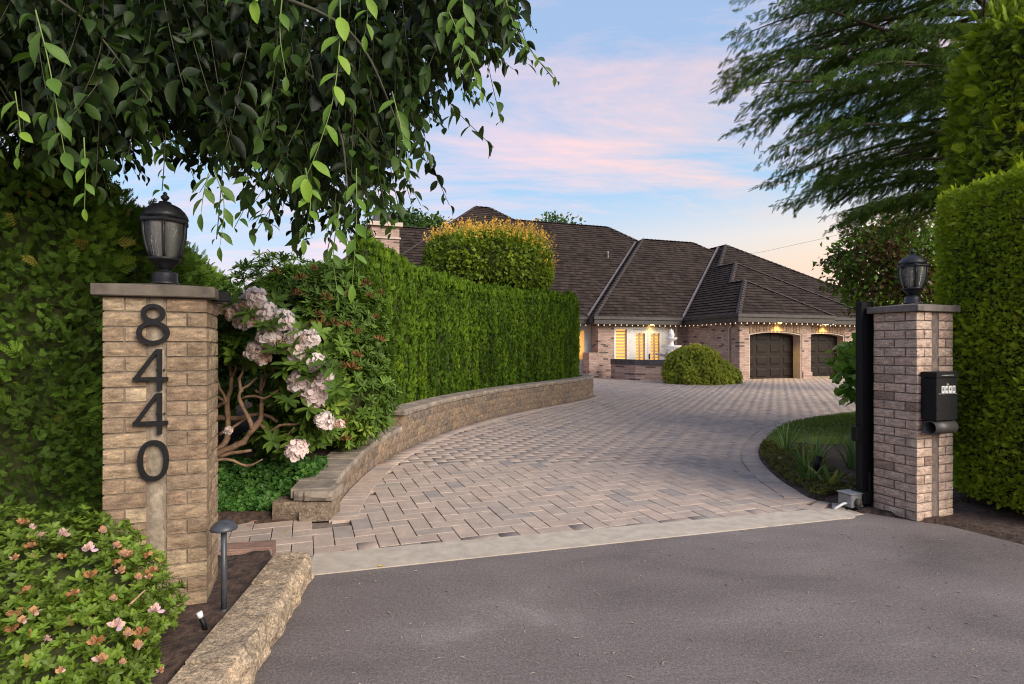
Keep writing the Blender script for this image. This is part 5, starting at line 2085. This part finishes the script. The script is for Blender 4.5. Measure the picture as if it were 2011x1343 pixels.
def near_shoot(pts, n, L, k0, k1, start=.15):
    P = catmull([Vector(p) for p in pts], .02)
    MB().tube([p - CO for p in P], [.0028 - .0018 * i / (len(P) - 1) for i in range(len(P))], 5, cap=False).build('shoot_stem', M['shoot'], ct)
    a0 = random.uniform(0, 6)
    for i in range(n):
        f_ = start + (1 - start) * i / max(1, n - 1)
        p = P[min(len(P) - 1, int(f_ * (len(P) - 1)))]
        sd = 1 if i % 2 else -1
        d = Vector((sd * random.uniform(.25, .75), random.uniform(-.5, .3), -random.uniform(.4, 1.0)))
        if i == n - 1:
            d = Vector((random.uniform(-.15, .15), 0, -1))
        put_leaf(p, d, Vector((sd * .2 + random.gauss(0, .2), -.8, .55)), L * random.uniform(.75, 1.1) * (1 - .35 * f_), random.randint(k0, k1))


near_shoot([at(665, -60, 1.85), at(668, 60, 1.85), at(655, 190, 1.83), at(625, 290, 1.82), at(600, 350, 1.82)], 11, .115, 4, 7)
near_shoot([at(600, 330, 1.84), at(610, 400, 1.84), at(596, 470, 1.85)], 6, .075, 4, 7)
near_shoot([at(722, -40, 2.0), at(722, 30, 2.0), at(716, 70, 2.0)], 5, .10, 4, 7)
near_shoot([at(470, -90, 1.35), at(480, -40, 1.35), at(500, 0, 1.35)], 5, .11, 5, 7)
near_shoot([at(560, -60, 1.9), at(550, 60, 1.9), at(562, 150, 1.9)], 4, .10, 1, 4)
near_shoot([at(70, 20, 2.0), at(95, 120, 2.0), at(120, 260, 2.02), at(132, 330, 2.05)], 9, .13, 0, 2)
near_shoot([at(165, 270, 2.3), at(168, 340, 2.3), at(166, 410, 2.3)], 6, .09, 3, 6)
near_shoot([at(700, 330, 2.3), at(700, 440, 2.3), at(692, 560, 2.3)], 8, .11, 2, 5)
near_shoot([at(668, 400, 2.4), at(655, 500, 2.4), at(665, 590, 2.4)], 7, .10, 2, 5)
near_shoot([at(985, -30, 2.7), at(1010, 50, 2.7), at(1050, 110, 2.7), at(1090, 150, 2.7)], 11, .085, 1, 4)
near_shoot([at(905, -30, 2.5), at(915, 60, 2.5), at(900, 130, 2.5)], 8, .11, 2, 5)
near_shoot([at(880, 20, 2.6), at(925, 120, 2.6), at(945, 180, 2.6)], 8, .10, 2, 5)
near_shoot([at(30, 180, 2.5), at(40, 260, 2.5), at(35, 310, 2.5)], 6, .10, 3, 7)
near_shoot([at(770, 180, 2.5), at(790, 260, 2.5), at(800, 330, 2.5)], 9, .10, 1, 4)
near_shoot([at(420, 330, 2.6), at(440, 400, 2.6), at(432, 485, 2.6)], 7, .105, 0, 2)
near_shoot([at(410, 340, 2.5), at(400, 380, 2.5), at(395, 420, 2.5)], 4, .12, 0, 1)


# ------------------------------------------------------------------ deodar-like conifer
cf = thing('conifer', 'tall dark conifer with drooping layered boughs rising behind the hedges', 'tree', (11.8, 13.2, 0))
FO = Vector(cf.location)
MB().tube([(0, 0, -.1), (.05, 0, 3), (.0, .05, 8), (0, 0, 15)], [.34, .30, .22, .06], 12).build('trunk', M['bark'], cf)
CP, CD, CS, CT = [], [], [], []
lb = MB()


def bough(z0, ang, L, rise, droop, seed):
    r = random.Random(seed)
    d = Vector((math.cos(ang), math.sin(ang), 0))
    sd = Vector((-d.y, d.x, 0))
    P = []
    n = 22
    for i in range(n + 1):
        f_ = i / n
        P.append(Vector((0, 0, z0)) + d * L * f_ + Vector((0, 0, rise * f_ - droop * f_ ** 2.4)) + sd * (.22 * math.sin(f_ * 4 + seed)))
    lb.tube(P, [.07 * (1 - i / n) * L / 6 + .010 for i in range(n + 1)], 5, cap=False)
    for i in range(4, n + 1):
        f_ = i / n
        for s_ in (-1, 1):
            if r.random() < .33:
                continue
            m_ = (1 - .55 * abs(f_ - .45)) * L * .30 * r.uniform(.55, 1.1) * (1 if f_ < .95 else .6)
            dd = (d * r.uniform(.55, .95) + sd * s_ * r.uniform(.5, 1.0)).normalized()
            k = max(3, int(m_ / .085))
            p0 = P[i]
            for j in range(1, k + 1):
                g_ = j / k
                q = p0 + dd * m_ * g_ + Vector((0, 0, .05 * g_ - .34 * m_ * g_ * g_))
                for h_ in range(2):
                    w_ = (dd * r.uniform(.2, .8) + sd * r.uniform(-.9, .9) + d * .2 + Vector((0, 0, -r.uniform(.0, 1.1)))).normalized()
                    CP.append(q + Vector((r.gauss(0, .03), r.gauss(0, .03), r.gauss(0, .02))))
                    CD.append(w_)
                    CS.append(r.uniform(.13, .26))
                    CT.append(.42 + .25 * (r.random() - .5) + .18 * (r.random() > .8))


random.seed(11)
k = 0
for z0 in np.arange(5.0, 13.4, .50):
    nb = 5
    for j in range(nb):
        k += 1
        # most of the boughs in view sweep towards the driveway
        ang = math.pi + random.uniform(-1.25, .95) if j < 4 else random.uniform(-1.6, 1.6)
        t_ = (z0 - 5.0) / 8.4
        L = (4.6 + 2.6 * math.sin(min(1, t_ * 2.0) * math.pi / 2) - 3.9 * max(0, t_ - .5) * 1.3) * random.uniform(.66, .92)
        bough(float(z0), ang, L, random.uniform(.5, 1.6), random.uniform(.7, 1.5), k)
# the lone high bough whose tip stands out against the sky
bough(7.6, math.pi + .10, 6.4, 2.9, 1.0, 901)
bough(7.0, math.pi + .02, 6.5, 1.8, 1.3, 902)
bough(6.2, math.pi + .10, 5.6, 1.2, 1.2, 903)
lb.build('boughs', M['bark'], cf)
CP, CD = np.array(CP), np.array(CD)
n = len(CP)
V, F, t_ = inst(TWIG, CP + np.array(FO), CD, rand_unit(n) + np.array([0, 0, .9]), np.array(CS), np.array(CT), 1.5)
foliage('needles', (V, F, t_), M['conifer'], cf)


# ------------------------------------------------------------------ broadleaf trees and shrubs
def clump_tree(name, label, loc, crown_c, crown_r, nclump, per, leaf, mat, tlo, thi, clump_r, trunk_r=.12, seed=1, cat='tree', hollow=.45, T=LEAF2, wid=.65):
    t = thing(name, label, cat, loc)
    r = np.random.default_rng(seed)
    c = np.array(crown_c)
    rad = np.array(crown_r)
    d = unit(r.normal(size=(nclump, 3)))
    rr_ = r.uniform(hollow, 1.0, nclump) ** .6
    cc = c + d * rad * rr_[:, None]
    mb = MB()
    mb.tube([(0, 0, -.1), (.04, 0, (c[2] - rad[2] - loc[2]) * .6), tuple(c - np.array(loc) - np.array([0, 0, rad[2] * .6]))], [trunk_r, trunk_r * .85, trunk_r * .6], 8)
    mb.build('trunk', M['bark'], t)
    lb_ = MB()
    hub = Vector(c - np.array(loc) - np.array([0, 0, rad[2] * .65]))
    for k in range(0, nclump, 2):
        e = Vector(cc[k] - np.array(loc))
        md = hub.lerp(e, .5) + Vector((0, 0, .12 * rad[2]))
        lb_.tube([hub, md, e], [trunk_r * .3, trunk_r * .16, trunk_r * .04], 4, cap=False)
    lb_.build('branches', M['bark'], t)
    n = nclump * per
    P = np.repeat(cc, per, 0) + r.normal(size=(n, 3)) * clump_r * np.array([1, 1, .7])
    tn = np.repeat(r.uniform(tlo, thi, nclump), per) + r.normal(0, .10, n)
    D = unit(P - c) * .5 + r.normal(0, .6, (n, 3)) + np.array([0, 0, -.15])
    foliage('crown', inst(T, P, D, rand_unit(n) + np.array([0, 0, .8]), r.uniform(leaf * .7, leaf * 1.25, n), tn, wid), mat, t)
    return t


clump_tree('flowering_plum', 'small tree with mixed purple-brown and green leaves behind the mailbox pillar lantern', (13.6, 20, 0), (13.5, 20, 4.45), (2.2, 1.6, 1.85), 190, 46, .19, M['plum'], .2, 1, .24, .13, 5)
clump_tree('background_tree', 'dark green tree showing above the roof beside the chimney', (-10.5, 50, 0), (-10.2, 50, 10.9), (2.9, 2.4, 2.6), 70, 60, .42, M['fartree'], .1, .9, .55, .3, 6)
clump_tree('background_tree', 'rounded green treetop just behind the chimney and the topiary', (-6.6, 53, 0), (-6.8, 53, 11.6), (1.9, 1.8, 2.2), 50, 60, .42, M['fartree'], .3, 1, .5, .3, 7)
clump_tree('background_tree', 'pale treetop barely showing over the long ridge', (4.7, 62, 0), (4.6, 62, 13.6), (2.6, 1.5, 2.0), 40, 40, .45, M['fartree'], .5, 1, .6, .3, 8)
clump_tree('hydrangea_bush', 'fresh green broad-leaved bush leaning out beside the gate post', (6.55, 10.2, .1), (6.42, 10.0, 1.15), (.55, .55, .62), 60, 16, .17, M['hydrangea'], .2, .95, .11, .03, 9, 'shrub', .5, LEAF6, .75)

# drum-clipped tree with orange new shoots
tp = thing('topiary_tree', 'drum-clipped broadleaf tree with a fringe of orange new shoots above the hedge', 'tree', (-.72, 17.0, 0))
MB().tube([(0, 0, -.1), (.03, 0, 1.5), (0, .02, 3.2)], [.13, .11, .09], 10).build('trunk', M['bark'], tp)
v, fc = ellipsoid((-.72, 17.0, 3.95), (1.92, 1.75, .95), .06, 3.0, 41, 30, 16, power=.62)
n = 12000
P, N = tri_area_sample(v, fc, n)
P = P - N * (rng.random(n) ** 1.5 * .22)[:, None]
D = N * .6 + np.array([0, 0, -.15]) + rng.normal(0, .5, (n, 3))
tn = .38 + .22 * n3(P, 4.5, 17) + rng.normal(0, .10, n)
parts = [inst(LEAF2, P, D, N + rand_unit(n) * .8, rng.uniform(.08, .15, n), np.clip(tn, 0, .74), .75)]
k = (N[:, 2] > .45) | ((N[:, 0] > .75) & (P[:, 2] > 3.7) & (rng.random(n) < .4))
Ps, Ns = P[k], N[k]
sel = rng.random(len(Ps)) < .16
Ps, Ns = Ps[sel] + Ns[sel] * .08, Ns[sel]
h_ = rng.uniform(.12, .42, len(Ps))
dirs = unit(np.array([0, 0, 1.0]) + Ns * .55 + rng.normal(0, .18, (len(Ps), 3)))
for j in range(5):
    q = Ps + dirs * (h_ * (j + .6) / 5)[:, None]
    parts.append(inst(LEAF2, q, dirs + rng.normal(0, .8, (len(Ps), 3)), rand_unit(len(Ps)), rng.uniform(.06, .10, len(Ps)), np.clip(.70 + .07 * j + rng.normal(0, .04, len(Ps)), 0, 1), .6))
foliage('crown', parts, M['topiary'], tp)
add_core('inner_twigs', v, fc, tp, .72)

# weeping maple mound before the garage
jm = thing('weeping_maple', 'low mounded weeping maple with yellow-green feathery leaves before the garage', 'shrub', (8.35, 25.2, 0))
MB().tube([(0, 0, -.1), (.1, .05, .6), (0, 0, 1.2)], [.09, .08, .05], 8).build('trunk', M['bark'], jm)
parts = []
for (c, r_, n, sd_) in (((8.05, 25.1, .45), (1.32, 1.25, 1.24), 8500, 51), ((9.15, 25.3, .22), (1.02, 1.0, .86), 4200, 52)):
    v, fc = ellipsoid(c, r_, .16, 3.2, sd_, 30, 16)
    P, N = tri_area_sample(v, fc, n)
    k = P[:, 2] > .04
    P, N = P[k], N[k]
    n = len(P)
    P = P - N * (rng.random(n) ** 1.3 * .30)[:, None]
    D = N * .55 + np.array([0, 0, -.95]) + rng.normal(0, .22, (n, 3))
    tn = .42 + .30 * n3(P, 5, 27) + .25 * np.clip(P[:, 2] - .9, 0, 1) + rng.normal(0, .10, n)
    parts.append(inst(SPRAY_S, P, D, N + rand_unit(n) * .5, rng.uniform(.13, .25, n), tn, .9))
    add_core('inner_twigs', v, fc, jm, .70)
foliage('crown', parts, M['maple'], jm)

# ------------------------------------------------------------------ island planting
BLADE = A([(-.5, 0, 0), (.5, 0, 0), (-.42, .4, -.02), (.42, .4, -.02), (-.28, .75, -.12), (.28, .75, -.12), (0, 1, -.26)], [(0, 1, 3), (0, 3, 2), (2, 3, 5), (2, 5, 4), (4, 5, 6)])


def blades(name, label, c, n, h, w, spread, tint, group=None):
    t = thing(name, label, 'plant', c, group=group)
    a = rng.uniform(0, 6.28, n)
    out = np.stack([np.cos(a), np.sin(a), np.zeros(n)], 1)
    P = np.array(c) + out * (.09 * np.sqrt(rng.random(n)))[:, None]
    D = out * rng.uniform(.05, spread, n)[:, None] + np.array([0, 0, 1.0])
    foliage('blades', inst(BLADE, P, D, -out + np.array([0, 0, .25]), rng.uniform(.6, 1.05, n) * h, np.clip(rng.normal(tint, .16, n), 0, 1), w / h), M['iris'], t, kind=None)


blades('iris_clump', 'iris clump of tall arching blades at the tip of the lawn', (4.02, 8.35, .06), 32, .50, .022, .85, .55, 'iris clumps in the island bed')
blades('iris_clump', 'dense iris clump of upright blades just left of the gate post', (4.25, 7.05, .06), 52, .60, .024, .65, .5, 'iris clumps in the island bed')
blades('iris_clump', 'iris clump leaning out behind the spotlight', (4.15, 7.75, .06), 38, .44, .022, .9, .55, 'iris clumps in the island bed')
blades('iris_clump', 'short bright green clump between the spotlight and the paving', (3.62, 7.05, .06), 26, .36, .035, .8, .6, 'iris clumps in the island bed')
blades('iris_clump', 'small green clump nearest the paving edge', (3.42, 6.55, .05), 22, .22, .032, .9, .55, 'iris clumps in the island bed')
blades('hosta', 'pale yellow-green broad-leaved plant with flopped leaves before the gate post', (3.55, 6.35, .05), 9, .26, .075, 1.3, .88)
t = thing('spotlight', 'small black garden spotlight tilted upward among the iris blades', 'light', (3.60, 6.72, .04))
MB().tube([(0, 0, 0), (0, 0, .10)], .012, 8).build('stake', M['black'], t)
MB().tube([(-.025, -.02, .09), (.035, .02, .24)], [.030, .042], 14).build('head', M['black'], t)
n = 2200
u = rng.random(n)
sP = np.array([ISLAND.off(.35 + 3.6 * a, .03 + .75 * b_ ** 1.3)[0] for a, b_ in zip(u, rng.random(n))])
P = np.stack([sP[:, 0], sP[:, 1], np.full(n, .045) + rng.random(n) * .03], 1)
ok = in_poly(P[:, 0], P[:, 1], islp)
P = P[ok]
V, F, t_ = whorls(P, np.array([0, 0, 1.0]) + rng.normal(0, .3, (len(P), 3)), .035, .5, 4, 1.1, rng.random(len(P)), LEAF2)
setprops(link('moss_tufts', np_mesh('moss_tufts', V, F, M['moss'], t_)), 'patchy moss and low weeds along the island bed edge', 'moss', kind='stuff')
# mown grass on the lawn
n = 60000
X, Y = rng.uniform(3.9, 11, n), rng.uniform(8.2, 14.2, n)
ok = in_poly(X, Y, lawn_poly)
X, Y = X[ok], Y[ok]
P = np.stack([X, Y, lawn_h(X, Y)], 1)
GR = A([(-.5, 0, 0), (.5, 0, 0), (0, 1, -.1)], [(0, 1, 2)])
V, F, t_ = inst(GR, P, np.array([0, 0, 1.0]) + rng.normal(0, .35, (len(P), 3)), rand_unit(len(P)), rng.uniform(.03, .05, len(P)), .5 + .3 * n3(P, 2.5, 3) + rng.normal(0, .15, len(P)), .22)
o = link('grass', np_mesh('grass', V, F, M['grass'], t_), lawn)
o['kind'] = 'stuff'

# ------------------------------------------------------------------ litter
lit = [np_mesh('fallen_leaf', *(lambda q: (q[0], q[1], M['leaf_litter']))(inst(LEAF6, np.zeros((1, 3)), np.array([[0, 1., 0]]), np.array([[.1, .1, 1.]]), 1.0, np.zeros(1), .7))) for _ in range(2)]
yel = flat_mat('yellow_leaf', (.55, .34, .06), .7)
lit_y = lit[0].copy()
lit_y.materials.clear()
lit_y.materials.append(yel)
for (px, py, z, L, me, lab) in ((507, 1022, .055, .07, lit[0], 'pink fallen petals on the soil behind the path light'), (563, 1043, .008, .04, lit_y, 'tiny yellow leaf on the pavers beside the wall end'), (742, 1112, .012, .045, lit_y, 'curled yellow leaf lying on the concrete kerb'),
                                (793, 902, .008, .06, lit_y, 'yellow leaf on the pavers beside the curved wall'), (677, 1081, .008, .03, lit[1], 'pale fallen petal on the pavers next to the kerb'), (1530, 900, .07, .12, lit[0], 'orange fallen leaf in the island bed')):
    D = 1117 * (1.57 - z) / (py - 683)
    o = link('fallen_leaf', me, None, ((px - 1005.5) / 1117 * D, D, z), random.uniform(0, 6.28), scale=(L, L, L))
    setprops(o, lab, 'leaf', 'fallen leaves')
n = 520
X, Y = rng.uniform(-1.1, 4.6, n), rng.uniform(2.2, 5.0, n)
ok = (Y < kerb_y(X, False) - .05) & in_poly(X, Y, ap)
P = np.stack([X, Y, np.full(n, .004)], 1)[ok]
a = rng.uniform(0, 6.28, len(P))
V, F, t_ = inst(LEAF2, P, np.stack([np.cos(a), np.sin(a), np.zeros(len(P))], 1), np.array([0, 0, 1.0]) + rng.normal(0, .1, (len(P), 3)), rng.uniform(.010, .045, len(P)), rng.random(len(P)), .18)
setprops(link('needle_litter', np_mesh('needle_litter', V, F, flat_mat('dry_needles', (.42, .34, .26), .9))), 'scattered dry needles and bits on the asphalt', 'litter', kind='stuff')

# faint overhead wire beyond the garage roof
o = MB().tube([at(1380, 512, 60), at(1500, 494, 58), at(1600, 472, 56), at(1800, 424, 54)], .012, 5).build('overhead_wire', M['black'])
setprops(o, 'thin overhead wire crossing the sky beyond the garage roof', 'wire')
